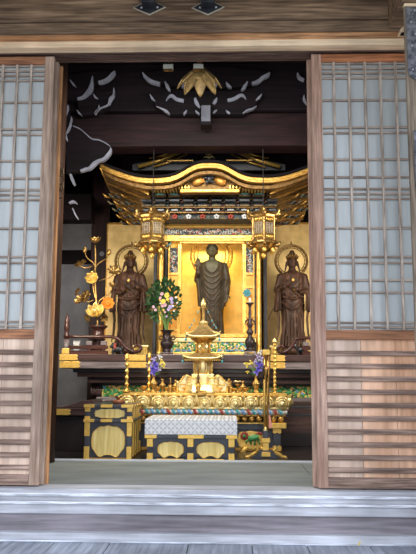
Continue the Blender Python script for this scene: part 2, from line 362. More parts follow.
M_pane = glassm('papered_glass', (0.42, 0.46, 0.47), (0.54, 0.60, 0.62))
# ================================================================ SETTING
def av(x1, y1, x2, y2, Y): return (P(x1, y1, Y).x + P(x2, y2, Y).x)/2
# --- door leaves
LEV = [62.8, 67.8, 72.3, 77.3, 99.5, 126.8, 132.2, 159, 176.6, 188.4, 193.4, 198.4, 227.6, 256.5, 262.5, 280, 292.3, 322.5, 327.0]
Z_TOP = PZ(54, 0, 312); Z_BOT = 0.006
def leaf(root, xa, xb, Y, inner, pos_v, side):
    """xa..xb full leaf; inner = side where the wide meeting stile stands (+1 right / -1 left)"""
    sw = 0.052
    th = 0.034
    st = W_stile if side == 'L' else W_stileR
    for (a, b) in ((xa, xa+sw), (xb-sw, xb)):
        MB().box(a, b, Y, Y+th, Z_BOT, Z_TOP).build('stile', st, root, 0.003)
    ia, ib = xa+sw, xb-sw
    zr = PZ(330, Y, 360) ; zr2 = PZ(339.5, Y, 360); zt = PZ(61.5, Y, 360)
    MB().box(ia, ib, Y+0.002, Y+th-0.002, zt, Z_TOP).build('top_rail', W_railo if side == 'R' else W_rail, root, 0.002)
    MB().box(ia, ib, Y+0.001, Y+th-0.002, zr2, zr).build('middle_rail', W_rail, root, 0.002)
    zb = PZ(478, Y, 360)
    MB().box(ia, ib, Y, Y+th, Z_BOT, zb).build('bottom_rail', W_bat, root, 0.003)
    # papered glass
    MB().box(ia, ib, Y+0.020, Y+0.025, zr, zt).build('glass_pane', M_pane, root)
    for x in pos_v:
        MB().box(x-0.0065, x+0.0065, Y+0.002, Y+0.019, zr, zt).build('lattice_bar', W_latv, root, 0.0015)
    for yy in LEV:
        z = PZ(yy, Y, 360)
        MB().box(ia, ib, Y+0.006, Y+0.0185, z-0.005, z+0.005).build('lattice_crossbar', W_lath, root, 0.001)
    # wainscot boards and battens
    nb = 5; edges = [ia+(ib-ia)*k/nb for k in range(nb+1)]
    for k in range(nb):
        MB().box(edges[k]+0.0008, edges[k+1]-0.0008, Y+0.018, Y+0.026, zb, zr2).build('wainscot_board', W_board if (k == 0 if side == 'R' else k != 2) else W_boardo, root, 0.001)
    for j, yy in enumerate([353, 365.8, 378.6, 391.8, 405, 418.3, 431.6, 444.6, 457.6, 470.3]):
        z = PZ(yy, Y, 360)
        MB().box(ia, ib, Y+0.003, Y+0.018, z-0.014, z+0.011).build('batten', W_bat, root, 0.004)
xl = av(54.7, 60, 38.5, 475, 0); xr = av(310.6, 60, 318.8, 470, 0)
d1 = struct('door_1', (xl-0.5, 0, Z_BOT)); d2 = struct('door_2', (xr+0.5, 0, Z_BOT))
lv = [av(30.3, 66, 21, 330, 0), av(16, 66, 6.5, 330, 0), av(1.3, 66, -8, 330, 0)]
st_ = lv[0]-lv[1]
lv = [lv[0]+st_*0.95] + lv + [lv[2]-st_*k for k in (1, 2, 3, 4, 5, 6, 7)]
leaf(d1, xl-0.92, xl, 0.0, 1, [v for v in lv[1:] if v > xl-0.86], 'L')
rv = [av(a, 66, b, 330, 0) for a, b in ((320.8, 325.2), (334.2, 338.6), (349.2, 355.2), (365, 372), (380.2, 388), (395.3, 404.8))]
st_ = rv[-1]-rv[-2]
rv = rv + [rv[-1]+st_*k for k in (1, 2, 3, 4)]
leaf(d2, xr, xr+0.98, 0.0, -1, [v for v in rv if v < xr+0.92], 'R')
# second leaves on the inner track: only their meeting stiles show in the gap
def inner_leaf(root, xa, xb, Y, m):
    MB().box(xa, xb, Y, Y+0.034, Z_BOT, Z_TOP-0.01).build('stile', m, root, 0.003)
d3 = struct('door_3', (xl-0.4, 0.045, Z_BOT)); d4 = struct('door_4', (xr+0.4, 0.045, Z_BOT))
x3 = av(59.3, 62, 43, 470, 0.045)
MB().box(x3-0.05, x3, 0.045, 0.079, Z_BOT, Z_TOP-0.01).build('stile', W_stile, d3, 0.003)
MB().box(x3-0.85, x3-0.05, 0.052, 0.072, Z_BOT, Z_TOP-0.01).build('door_board', W_board, d3, 0.002)
x4 = av(306.4, 62, 313.6, 470, 0.045)
MB().box(x4, x4+0.05, 0.045, 0.079, Z_BOT, Z_TOP-0.01).build('stile', W_stileR, d4, 0.003)
MB().box(x4+0.05, x4+0.85, 0.052, 0.072, Z_BOT, Z_TOP-0.01).build('door_board', W_board, d4, 0.002)
# fresh orange jamb behind the left leaves
xj = av(63.8, 66, 46.6, 470, 0.10)
MB().box(xj-0.035, xj, 0.10, 0.125, 0.0, PZ(66, 0.10, 62)).build('trim_1', W_jamb, None, 0.002, kind='structure')
# --- head: grooved track, pale head board, orange strip, large beam
XA, XB = -1.9, 1.9
z54 = PZ(53.6, 0.0, 208)
b = MB()
b.box(XA, XB, -0.03, 0.0, PZ(53.4, 0.0), z54+0.12); b.box(XA, XB, 0.036, 0.044, PZ(55.4, 0.044), z54+0.12); b.box(XA, XB, 0.081, 0.10, PZ(57.2, 0.1), z54+0.12)
b.box(XA, XB, -0.03, 0.19, z54+0.07, z54+0.12)
b.build('trim_2', W_track, None, 0.002, kind='structure')
MB().box(XA, XB, 0.112, 0.135, PZ(59.4, 0.135), z54+0.08).box(XA, XB, 0.15, 0.175, PZ(61.8, 0.175), z54+0.08).build('trim_3', W_track, None, 0.003, kind='structure')
Yh = -0.09
zh0, zh1, zh2 = PZ(46.0, Yh), PZ(39.6, Yh), PZ(33.4, Yh)
MB().box(XA, XB, Yh, -0.02, zh0, zh1).build('trim_4', W_pale, None, 0.006, kind='structure')
MB().box(XA, XB, Yh+0.008, -0.02, zh1, zh2+0.01).build('trim_5', W_orange, None, 0.003, kind='structure')
MB().box(XA, XB, -0.02, 0.20, z54+0.11, zh2+0.3).build('trim_6', W_track, None, kind='structure')
Yb = -0.10
MB().box(XA, XB, Yb, 0.0, PZ(32.0, Yb), PZ(20.5, Yb)-0.002).build('trim_7', W_beam2, None, 0.008, kind='structure')
MB().box(XA, XB, Yb-0.012, 0.0, PZ(20.5, Yb), PZ(20.5, Yb)+0.30).build('trim_8', W_beam, None, 0.012, kind='structure')
# eave soffit outside with rafters
so = struct('ceiling', (0, -1.0, PZ(20.5, Yb)+0.30))
zc = PZ(20.5, Yb)+0.30
MB().box(-3, 3, -2.6, 0.2, zc+0.09, zc+0.12).build('soffit_board', W_beam, so)
b = MB()
for k in range(13): b.box(-2.9+k*0.45, -2.82+k*0.45, -2.6, -0.1, zc+0.0, zc+0.09)
b.build('rafter', W_beam, so)
# --- sill, riser, veranda
sl = struct('trim_9', (0, -0.08, -0.07))
zg = lambda py, Y: PZ(py, Y, 208)
MB().box(XA, XB, -0.055, 0.10, -0.09, 0.0).build('sill', W_silL, sl, 0.003)
MB().box(XA, XB, -0.105, -0.055, -0.09, -0.020).build('sill_step', W_silL, sl, 0.003)
MB().box(XA, XB, -0.118, -0.105, -0.026, -0.011).build('sill_edge', W_silE, sl, 0.004)
MB().box(XA, XB, -0.150, -0.105, -0.10, -0.046).build('sill_step', W_silL, sl, 0.003)
MB().box(XA, XB, -0.162, -0.150, -0.055, -0.042).build('sill_edge', W_silE, sl, 0.004)
zr0 = zg(532, -0.12)
MB().box(XA, XB, -0.135, 0.0, zr0-0.05, -0.09).build('trim_10', W_riser, None, 0.003, kind='structure')
MB().box(XA, XB, -0.17, -0.10, zr0-0.045, zr0).build('trim_11', W_silL, None, 0.006, kind='structure')
MB().box(XA, XB, -0.182, -0.17, zr0-0.047, zr0-0.034).build('trim_12', W_silE, None, 0.003, kind='structure')
zv = zg(543.5, -0.182)
vr = struct('floor', (0, -0.8, zv-0.04))
x = -2.4
random.seed(3)
edges = [PX(p, -0.25, 546) for p in (-300, -240, -185, -118, -62, 0, 52, 108, 188, 252, 308, 372, 440, 500, 560)]
for a, c in zip(edges, edges[1:]):
    MB().box(a+0.0018, c-0.0018, -1.7, -0.13, zv-0.04, zv-0.002*random.random()).build('veranda_plank', W_plank, vr, 0.002)
MB().box(-6, 6, -12, -1.75, -0.95, -0.85).build('ground', mat('pale_gravel_ground', (0.34, 0.34, 0.33), (0.48, 0.48, 0.46), 0.95, 0, 40, bump=0.3), vr)
tag_ = None
# small fallen leaf on the ledge
# --- inner floor
YF = 1.10
fl = struct('floor', (0, 0.6, -0.03))
xm = PX(300.5, YF, 466)
MB().box(-2.2, xm-0.002, 0.10, YF, -0.03, -0.001).build('floor_mat', M_floor, fl)
MB().box(xm+0.002, 2.2, 0.10, YF, -0.03, -0.0015).build('floor_mat', M_floor, fl)
MB().box(-2.2, 2.2, YF, YF+0.035, -0.02, 0.010).build('floor_edge', M_kerb, fl, 0.004)
MB().box(-2.2, 2.2, YF+0.035, 3.9, -0.02, 0.004).build('inner_floor', K_floor, fl)
# --- hall shell
ZC = 3.0
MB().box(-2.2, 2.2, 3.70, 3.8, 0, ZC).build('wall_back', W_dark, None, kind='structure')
MB().box(-2.3, -2.2, 0.1, 3.8, -0.03, ZC).build('wall_left', M_plaster, None, kind='structure')
MB().box(2.2, 2.3, 0.1, 3.8, -0.03, ZC).build('wall_right', M_plaster, None, kind='structure')
MB().box(-2.3, -1.5, 0.12, 0.2, -0.03, ZC).build('wall_front', W_dark, None, kind='structure')
MB().box(1.5, 2.3, 0.12, 0.2, -0.03, ZC).build('wall_front', W_dark, None, kind='structure')
hc = struct('ceiling', (0, 2, ZC))
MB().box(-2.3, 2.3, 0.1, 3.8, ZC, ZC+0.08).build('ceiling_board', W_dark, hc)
# plaster panels on the back wall, framed by dark beams
MB().box(-2.1, PX(93, 3.5), 3.62, 3.70, 0.2, PZ(262, 3.62, 75)).build('wall_back', M_plaster, None, kind='structure')
MB().box(-2.1, PX(93, 3.5), 3.62, 3.70, PZ(250, 3.62, 75), PZ(222, 3.62, 75)).build('wall_back', M_plaster, None, kind='structure')
MB().box(-2.1, PX(93, 3.5), 3.60, 3.69, PZ(264, 3.60, 75), PZ(250, 3.60, 75)).build('trim_13', W_dark, None, 0.004, kind='structure')
# dark red post with a round white peg
pr = struct('trim_14', (PX(98, 3.3), 3.35, 0))
MB().box(PX(89.5, 3.3), PX(108, 3.3), 3.3, 3.42, 0, 2.6).build('post', W_redpost, pr, 0.006)
MB().lathe([(0.0, -0.008), (0.02, -0.008), (0.023, 0), (0.0, 0.002)], (0, 0, 0), 16)
o = MB().tube([P(102, 254, 3.30), P(102, 254, 3.30)+Vector((0, -0.012, 0))], 0.024, 20).build('round_peg', M_white, pr)
# large carved-grain pillar just inside the left jamb
pcx = PX(60, 1.0, 300)
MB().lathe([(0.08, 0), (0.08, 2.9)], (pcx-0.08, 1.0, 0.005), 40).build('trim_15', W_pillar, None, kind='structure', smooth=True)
# --- dark beams overhead
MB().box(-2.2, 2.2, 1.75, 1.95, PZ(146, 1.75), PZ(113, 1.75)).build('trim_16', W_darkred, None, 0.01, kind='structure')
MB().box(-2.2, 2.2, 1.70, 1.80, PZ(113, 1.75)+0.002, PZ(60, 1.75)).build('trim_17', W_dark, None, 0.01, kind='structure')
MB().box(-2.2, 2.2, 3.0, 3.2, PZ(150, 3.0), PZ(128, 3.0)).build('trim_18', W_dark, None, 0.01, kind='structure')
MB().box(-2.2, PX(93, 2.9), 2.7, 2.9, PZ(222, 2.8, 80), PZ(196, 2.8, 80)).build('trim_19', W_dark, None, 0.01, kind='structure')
# bracket arms with white-painted cut edges
def ribbon(pts, ws):
    L, Rr = [], []
    for i, p in enumerate(pts):
        a = Vector(pts[max(i-1, 0)]); c = Vector(pts[min(i+1, len(pts)-1)]); t = (c-a).normalized(); nn = Vector((-t.y, t.x))
        L.append(Vector(p)+nn*ws[i]/2); Rr.append(Vector(p)-nn*ws[i]/2)
    return L + Rr[::-1]
def smooth(pts, ws, k=4):
    out, wo_ = [], []
    n = len(pts)
    for i in range(n-1):
        p0, p1, p2, p3 = [Vector(pts[min(max(j, 0), n-1)]) for j in (i-1, i, i+1, i+2)]
        for q in range(k):
            t = q/k
            out.append(0.5*((2*p1)+(p2-p0)*t+(2*p0-5*p1+4*p2-p3)*t*t+(3*p1-p0-3*p2+p3)*t**3)); wo_.append(ws[i]*(1-t)+ws[i+1]*t)
    out.append(Vector(pts[-1])); wo_.append(ws[-1])
    return out, wo_
YA = 1.62
br = struct('trim_20', (-0.3, YA, PZ(113, YA)))
def arm(poly, y0=YA+0.01, y1=YA+0.07):
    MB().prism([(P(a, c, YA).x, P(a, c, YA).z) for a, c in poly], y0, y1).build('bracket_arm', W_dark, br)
def edge(pts, ws):
    p, w2 = smooth(pts, [q*.8 for q in ws]); pl = ribbon(p, w2)
    MB().prism([(P(a.x, a.y, YA).x, P(a.x, a.y, YA).z) for a in pl], YA-0.006, YA+0.03).build('white_cut_edge', M_white, br)
STR = [([(98.5, 82.5), (103, 81.5), (108, 79), (113, 74), (115, 71)], [3.5, 4, 4.2, 4.5, 1]),
 ([(77.5, 99), (83, 97.5), (88, 93), (91.5, 86), (92.5, 76)], [3, 4, 6, 5, .5]),
 ([(70, 80), (73, 84), (76, 87)], [.6, 2.6, .6]), ([(113.8, 88), (113.5, 95), (110.5, 99), (108, 105), (101, 108), (97, 111), (94.5, 114)], [.6, 2.2, 4, 1.6, 1.4, 3, .8]),
 ([(93.5, 94), (95, 97), (98, 99)], [.5, 2.6, .5]), ([(77, 110), (79, 113), (81.5, 115)], [.5, 2.4, .5]), ([(99, 105), (98.5, 109), (95, 114)], [.5, 1.6, 1.2]),
 ([(71.5, 117), (70.5, 125), (68, 131), (66, 134)], [.5, 2.6, 2.6, .5]), ([(62.5, 128), (65, 134), (67.5, 141)], [3.2, 3.4, 1]), ([(68, 105), (67.5, 110), (66, 116)], [.5, 2.4, .8]),
 ([(73, 126), (80, 129), (86, 134), (92, 139), (99, 140), (107, 144), (110.5, 147)], [1, 1.2, 1, 1.4, 1.4, 1.2, .6]),
 ([(111, 148), (109.5, 153), (104, 159), (98, 161), (94, 164), (90, 168), (85, 169.5), (80.5, 171)], [1, 4, 4, 3.6, 5, 4, 3.6, 2.5]),
 ([(70.5, 174), (72, 179), (74.5, 185)], [2, 3.6, 2.2]),
 ([(72.5, 208), (75, 214), (78, 219)], [1, 1.4, 1]), ([(69, 203), (73, 201.5), (77, 203.5)], [1, 3, 1]),
 ([(142.5, 72.5), (145, 76.5), (149, 80), (153, 82), (160, 84)], [1, 3.5, 4.2, 4, 4.2]),
 ([(164.8, 81.5), (167, 86), (169.8, 91)], [1.2, 4, 2.5]), ([(166, 101), (169, 97), (172, 96), (177, 99.5), (183.8, 101)], [.6, 2.5, 4, 4, 4]),
 ([(150, 94.5), (152, 98), (155, 101)], [.6, 2.5, .6]), ([(156.5, 106.5), (161, 108.5), (166, 111), (169.5, 114)], [.8, 1.5, 3, 1.4]),
 ([(181.5, 87), (184, 85.5), (185.5, 82)], [1, 4, .8]), ([(195.5, 82), (197.5, 85.5), (200.5, 87)], [.8, 4.6, 1]), ([(195, 98), (196.5, 103), (200, 108)], [2.5, 4.6, 2]),
 ([(183.5, 114), (185.5, 112.5), (187, 110)], [1, 2.8, .6]), ([(195.5, 110.5), (197, 112.5), (199.5, 114)], [.6, 2.8, 1]),
 ([(213, 87), (215.5, 85.5), (217, 82)], [1, 4, .8]), ([(226, 82), (228, 85.5), (231.5, 87.5)], [.8, 4, 1]),
 ([(241.5, 90), (244.5, 87), (247.5, 81.5)], [1.4, 4.4, 1]), ([(252, 83.5), (258, 81.5), (263, 77.5), (268, 75), (269.5, 72.5)], [3, 4.2, 4, 4.2, 1]),
 ([(227.5, 100.5), (234, 99), (240, 95.5), (243.5, 96), (246, 99.5)], [3.6, 4, 4, 2.8, .6]), ([(256, 100.5), (259, 97.5), (262, 94)], [1, 2.8, .6]),
 ([(243, 113.5), (247, 110.5), (253, 108.5), (256.5, 106)], [1, 2.4, 1.4, .6]), ([(213.5, 104), (215.5, 101), (217, 98)], [3, 4, 1]), ([(213, 113.5), (215, 111.5), (217, 110)], [1, 2.8, .6]), ([(226, 110.5), (228, 112.5), (230, 113.5)], [.6, 2.8, 1]),
 ([(297.5, 73), (299, 77), (304, 80)], [1.4, 3, 2.6]), ([(304, 95), (304, 99), (307, 104)], [.6, 2.4, .6])]
for p_, w_ in STR: edge(p_, w_)
for poly in ([(66, 100), (72, 122), (82, 129), (92, 138), (111, 145), (109, 154), (103, 160), (94, 164), (81, 171), (66, 173)],
             [(66, 74), (97, 70), (116, 70), (113, 76), (99, 83), (92, 88), (88, 95), (77, 100), (66, 100)],
             [(77, 100), (92, 94), (112, 90), (113, 97), (108, 107), (97, 113), (79, 115)],
             [(143, 72), (185, 66), (230, 66), (270, 71), (262, 79), (250, 85), (232, 87), (200, 87), (182, 87), (165, 84), (150, 82)],
             [(150, 94), (168, 91), (184, 96), (228, 96), (244, 91), (262, 94), (254, 107), (243, 114), (170, 114), (156, 107)]):
    arm(poly)
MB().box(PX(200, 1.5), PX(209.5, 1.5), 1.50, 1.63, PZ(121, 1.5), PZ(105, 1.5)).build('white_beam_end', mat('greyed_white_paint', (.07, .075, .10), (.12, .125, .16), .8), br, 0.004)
MB().box(PX(199, 1.5), PX(210.5, 1.5), 1.51, 1.63, PZ(124, 1.5), PZ(121.2, 1.5)).build('beam_end_shadow_lip', W_dark, br, 0.002)
# ================================================================ TIERED ALTAR
XC = PX(208.5, 2.1, 355)          # centre line of the altar
YS = 2.10
sh = thing('tiered_altar', (XC, 2.6, 0.004), 'wide dark lacquered altar platform with stepped mouldings under the gilded shrine', 'altar')
hw = XC - PX(61.5, YS, 358)
def tier(y0, y1, inset, dy, m, name='moulding', bev=0.004):
    Y = YS + dy
    return MB().box(XC-hw+inset, XC+hw-inset, Y, 3.35, PZ(y1, Y), PZ(y0, Y)).build(name, m, sh, bev)
tier(354.5, 361.5, 0.0, 0.0, W_lac, 'top_board')
tier(361.5, 369, 0.0, 0.01, W_lacg, 'top_board')
tier(369, 373, 0.08, 0.07, K_lac); tier(373, 377.5, 0.11, 0.09, W_lac); tier(377.5, 379.5, 0.2, 0.15, K_lac); tier(379.5, 383.5, 0.2, 0.13, W_lac)
tier(383.5, 385.5, 0.28, 0.17, K_lac); 
tier(385.5, 397.5, 0.30, 0.21, W_lac, 'waist')
tier(397.5, 401, 0.26, 0.17, W_lacg); tier(401, 405.5, 0.2, 0.13, W_lac); tier(405.5, 408, 0.2, 0.13, K_lac); tier(408, 413, 0.14, 0.09, W_lac)
tier(413, 416, 0.14, 0.08, K_lac); tier(416, 421, 0.08, 0.05, W_lac); tier(421, 427, 0.04, 0.02, W_lac); tier(427, 432, 0.02, 0.0, W_lac)
MB().box(XC-hw+0.02, XC+hw-0.02, YS, 3.35, 0.005, PZ(432, YS)).build('plinth', K_floor, sh, 0.004)
# painted vine frieze in raised relief
Yf = YS+0.20
f0, f1 = PX(102, Yf, 391), XC + (XC-PX(102, Yf, 391))
fr = MB().box(f0, f1, Yf-0.006, Yf+0.02, PZ(397, Yf), PZ(386, Yf)).build('painted_frieze', C_frieze, sh, 0.002)
random.seed(11)
for mat_, nm, cnt in ((C_green, 'vine_leaves', 60), (G_fit, 'gilt_scrolls', 50), (C_blue, 'blue_blossoms', 16)):
    b = MB()
    for k in range(cnt):
        x = f0+0.02+(f1-f0-0.04)*(k+random.random()*0.8)/cnt; z = PZ(391.5, Yf)+random.uniform(-0.028, 0.028)
        if nm == 'vine_leaves':
            for q in range(3): b.ell((x+random.uniform(-.008, .008), Yf-0.008, z+random.uniform(-.008, .008)), (0.016, 0.006, 0.010), Matrix.Rotation(random.uniform(0, 3), 3, 'Y'), 8, 5)
        elif nm == 'gilt_scrolls': b.torus((x, Yf-0.008, z), 0.012, 0.003, 'y', 12, 5, random.random()*3, random.random()*3+3.6)
        else: b.ell((x, Yf-0.009, z), (0.014, 0.007, 0.012), None, 8, 5)
    b.build(nm, mat_, fr, smooth=True)
for s in (-1, 1):
    e0 = XC + s*(XC-f0); b = MB()
    for k in range(6): b.torus((e0+s*(0.012+k*0.015), Yf+0.03, PZ(391.5, Yf)), 0.034, 0.010, 'x', 20, 6)
    b.tube([(e0, Yf+0.03, PZ(391.5, Yf)), (e0+s*0.09, Yf+0.03, PZ(391.5, Yf))], 0.04, 16)
    b.build('ribbed_end_roll', W_lac, sh, smooth=True)
# gilt fittings with scalloped ends on the top boards
def fitting(x0, x1, z0, z1, y0, parent, notch=0, m=None, th=0.006, name='gilt_fitting'):
    """strip whose free end (notch=+1 right,-1 left, 2 both) is cut in an ogee"""
    d = (z1-z0); zm = (z0+z1)/2; pts = []
    R_ = [(x1, z0), (x1+d*0.35, z0+d*0.18), (x1+d*0.1, zm), (x1+d*0.35, z1-d*0.18), (x1, z1)] if notch in (1, 2) else [(x1, z0), (x1, z1)]
    L_ = [(x0, z1), (x0-d*0.35, z1-d*0.18), (x0-d*0.1, zm), (x0-d*0.35, z0+d*0.18), (x0, z0)] if notch in (-1, 2) else [(x0, z1), (x0, z0)]
    return MB().prism(R_+L_, y0-th, y0+0.001).build(name, m or G_fit, parent, 0.0015)
for (a, c, y0, y1, dy, nt_) in ((61.5, 78, 355, 361, 0, 1), (61.5, 80, 362, 368.5, 0.01, 1)):
    fitting(PX(a, YS), PX(c, YS), PZ(y1, YS+dy), PZ(y0, YS+dy), YS+dy, sh, nt_)
fitting(PX(128, YS), PX(147, YS), PZ(361, YS), PZ(355, YS), YS, sh, -1)
fitting(PX(130, YS), PX(146, YS), PZ(368, YS), PZ(362, YS), YS+0.01, sh, 2)
fitting(PX(270, YS), PX(283, YS), PZ(361, YS), PZ(355, YS), YS, sh, 1)
fitting(PX(270, YS), PX(283, YS), PZ(368, YS), PZ(362, YS), YS+0.01, sh, 1)
ZT = PZ(354.5, YS)               # altar top height
# low side altar of dark wood at the left
Yl = 1.62
sa = thing('side_bench', (PX(70, Yl, 430), Yl+0.2, 0.004), 'low dark wooden bench left of the big chest, one gilt strip on edge', 'bench')
MB().box(-1.75, PX(93, Yl, 430), Yl, 2.05, 0.004, PZ(416.5, Yl)).build('body', K_floor, sa, 0.006)
MB().box(-1.77, PX(94, Yl, 430), Yl-0.02, 2.05, PZ(416.5, Yl), PZ(409, Yl)).build('edge_board', W_lac, sa, 0.004)
MB().prism([(-1.77, PZ(409, Yl)), (PX(95, Yl), PZ(409, Yl)), (PX(95, Yl), PZ(401, Yl)), (PX(84, Yl), PZ(402, Yl)), (PX(66, Yl), PZ(408, Yl))], Yl+0.02, 2.05).build('raised_step', W_lac, sa, 0.003)
fitting(PX(56, Yl), PX(73, Yl), PZ(416, Yl-0.02), PZ(410, Yl-0.02), Yl-0.02, sa, 1)
# ================================================================ BALUSTRADES ON THE ALTAR
def balustrade(sgn, label, xpost, xend, xcurl, full):
    Yr = YS+0.03
    r = thing('balustrade', (PX(xpost, Yr, 345), Yr, ZT), label, 'railing', 'railings at the two front ends of the altar')
    z = lambda py: PZ(py, Yr)
    xp = PX(xpost, Yr, 340); xe = PX(xend, Yr, 345)
    MB().box(min(xp, xe), max(xp, xe), Yr-0.012, Yr+0.012, z(349.5), z(346)).build('lower_rail', W_lacr, r, 0.003)
    MB().box(min(xp, xe), max(xp, xe), Yr-0.015, Yr+0.015, ZT, z(351)).build('base_rail', W_lacr, r, 0.003)
    # top rail sweeping down into a curl
    pts = [(xp, z(337))]
    X = lambda p: PX(p, Yr, 345)
    if sgn < 0: cur = [(106, 337), (113, 337.5), (119, 340), (124, 346), (129, 350), (134, 352), (139, 351), (141, 348.5), (139, 345.5), (135.5, 345.5), (134.5, 348)]
    else: cur = [(300, 338), (295, 341), (291, 347), (287, 350.5), (283, 352.3), (279.5, 351.5), (277.8, 349), (279.5, 346), (282.5, 346), (283.5, 348.5)]
    for a, c in cur: pts.append((X(a), z(c)))
    pv, wv = smooth(pts, [1]*len(pts), 4)
    MB().tube([(p.x, Yr, p.y) for p in pv], [0.013 if i < len(pv)*0.8 else 0.013-0.006*(i-len(pv)*0.8)/(len(pv)*0.2) for i in range(len(pv))], 10).build('curled_handrail', W_lacr, r, smooth=True)
    for q in ((xpost*0.45+xend*0.55), (xpost*0.1+xend*0.9)):
        xq = X(q); MB().box(xq-0.014, xq+0.014, Yr-0.014, Yr+0.014, ZT, z(342)).build('baluster', W_lacr, r, 0.003)
        MB().box(xq-0.024, xq+0.024, Yr-0.018, Yr+0.018, z(345.5), z(341.5)).build('bearing_block', W_lacg, r, 0.003)
    # newel with onion finial
    n_ = MB().lathe([(0.020, ZT), (0.020, z(338)), (0.026, z(337.5)), (0.026, z(335.5)), (0.016, z(334)), (0.020, z(331.5)), (0.023, z(328.5)), (0.021, z(325)), (0.019, z(323.5)), (0.022, z(322)), (0.016, z(319)), (0.008, z(315.5)), (0.002, z(313.5))], (xp, Yr, 0), 20).build('newel_post', W_lacr, r, smooth=True)
    MB().lathe([(0.0225, ZT+0.002), (0.0225, z(340))], (xp, Yr, 0), 20).build('grey_sleeve', W_lacg, n_, smooth=True)
    MB().box(xp-0.03, xp+0.03, Yr-0.03, Yr+0.03, ZT, z(349)).build('gilt_shoe', G_fit, r, 0.003)
    return r
balustrade(-1, 'dark red railing with onion finial and curled end on left of altar', 66.5, 108, 140, 1)
balustrade(1, 'dark red railing with curled end beside right door, on altar', 340, 302, 280, 1)
# return railings at the gate between (gold blocks where the railing ends)
def gate_block(px0, px1, label):
    Yr = YS+0.06
    t = thing('gilt_gate_block', (PX((px0+px1)/2, Yr, 350), Yr, ZT), label, 'fitting', 'gilt blocks at the railing ends')
    a, c = PX(px0, Yr, 350), PX(px1, Yr, 350)
    MB().box(a, c, Yr, Yr+0.05, ZT, PZ(347.5, Yr)).build('block', G_fit, t, 0.003)
    MB().box(a-0.01, c+0.01, Yr-0.008, Yr+0.058, PZ(347.5, Yr), PZ(345.3, Yr)).build('cap', G_bright, t, 0.002)
    b = MB()
    for k in range(5): x = a+(c-a)*(k+0.5)/5; b.box(x-0.003, x+0.003, Yr-0.004, Yr, ZT+0.008, PZ(349, Yr))
    b.build('relief_bars', G_old, t, 0.001)
gate_block(134, 147, 'small ribbed gilt block at curl of left altar railing')
gate_block(271, 281, 'small ribbed gilt block at curl of right altar railing')

# ================================================================ GILDED SHRINE
YC = 2.50                        # column plane
XS = PX(209.5, 2.4, 200)
zs = thing('gilded_shrine', (XS, YC+0.25, ZT), 'large gilded shrine with curved gable roof, open niche and painted bracket rows', 'shrine')
YR0, YR1 = 1.95, 3.45            # roof front / back
XR = PX(209, YR0, 170)
half = [(0, 163), (6, 163.3), (13, 164.5), (20, 167.5), (28, 172), (36, 175.5), (44, 177.3), (54, 178), (66, 177.8), (78, 176), (90, 172.5), (100, 169), (108, 165.5), (113, 162.5)]
hp, _ = smooth(half, [1]*len(half), 4)
top = [Vector((-p.x, p.y)) for p in hp[::-1]] + hp[1:]
def rz(pxo, pyy, off=0): return (XR + pxo*5.55/CF, PZ(pyy, YR0, 209) - off)
prof = [rz(p.x, p.y) for p in top]
def band(o0, o1, y0, y1, name, m, shrink=1.0, bev=0.003):
    # o0/o1: drop below the roof line in metres (top / bottom of the band)
    a = [((x-XR)*shrink+XR, z-o0) for x, z in prof]; c = [((x-XR)*shrink+XR, z-o1) for x, z in prof]
    b = MB(); rings = []
    for (x, z), (x2, z2) in zip(a, c): rings.append([(x, y0, z), (x, y0, z2), (x, y1, z2), (x, y1, z)])
    b.loft(rings); return b.build(name, m, zs, bev)
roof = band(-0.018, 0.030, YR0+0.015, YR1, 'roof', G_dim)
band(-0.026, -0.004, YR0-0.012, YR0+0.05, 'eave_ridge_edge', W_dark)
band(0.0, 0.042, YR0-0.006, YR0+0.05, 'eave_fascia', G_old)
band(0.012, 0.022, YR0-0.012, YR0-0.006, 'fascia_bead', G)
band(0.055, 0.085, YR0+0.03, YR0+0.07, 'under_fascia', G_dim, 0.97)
# underside with rafters (two rows)
def roofz(x):
    for (x0, z0), (x1, z1) in zip(prof, prof[1:]):
        if x0 <= x <= x1: return z0+(z1-z0)*(x-x0)/(x1-x0+1e-9)
    return prof[0][1]
# side eaves that drop towards the back, seen from below
for s in (-1, 1):
    xo, xi = XR+s*0.885, XR+s*0.50
    zo, zi = roofz(XR+s*0.87)-0.035, roofz(XR+s*0.5)-0.085
    b = MB()
    A = [(xo, YR0+0.01, zo), (xi, YR0+0.04, zi), (xi, 3.3, zi-0.12), (xo-s*0.02, 3.3, zo-0.22)]
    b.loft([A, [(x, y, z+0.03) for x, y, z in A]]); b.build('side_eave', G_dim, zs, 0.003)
    for k in range(15):
        t = (k+0.5)/15; y = YR0+0.08+(3.25-YR0-0.1)*t
        za = zo+(-0.20)*t-0.008; zb = zi+(-0.12)*t-0.012
        MB().tube([(xo-s*0.01, y, za), ((xo*0.5+xi*0.5), y, (za+zb)/2-0.004), (xi, y, zb)], 0.010, 4).build('rafter', G_dim if k % 2 else G_old, zs)
    MB().tube([(xo, YR0, zo+0.012), (xo-s*0.005, 2.4, zo-0.05), (xo-s*0.02, 3.3, zo-0.21)], 0.013, 6).build('verge_board', G_old, zs, smooth=True)
for k in range(38):
    x = XR-0.50+1.0*(k+0.5)/38
    if abs(x-XR) < 0.165: continue
    MB().box(x-0.006, x+0.006, YR0+0.10, 2.22, PZ(188.3, YR0+0.10), PZ(185.6, YR0+0.10)).build('rafter', G_fit if True else G_old, zs)
for k in range(40):
    x = XR-0.60+1.2*(k+0.5)/40
    if abs(x-XR) < 0.2: continue
    MB().box(x-0.006, x+0.006, YR0+0.18, 2.22, PZ(191.5, YR0+0.22), PZ(189.3, YR0+0.22)).build('rafter', G_dim, zs)
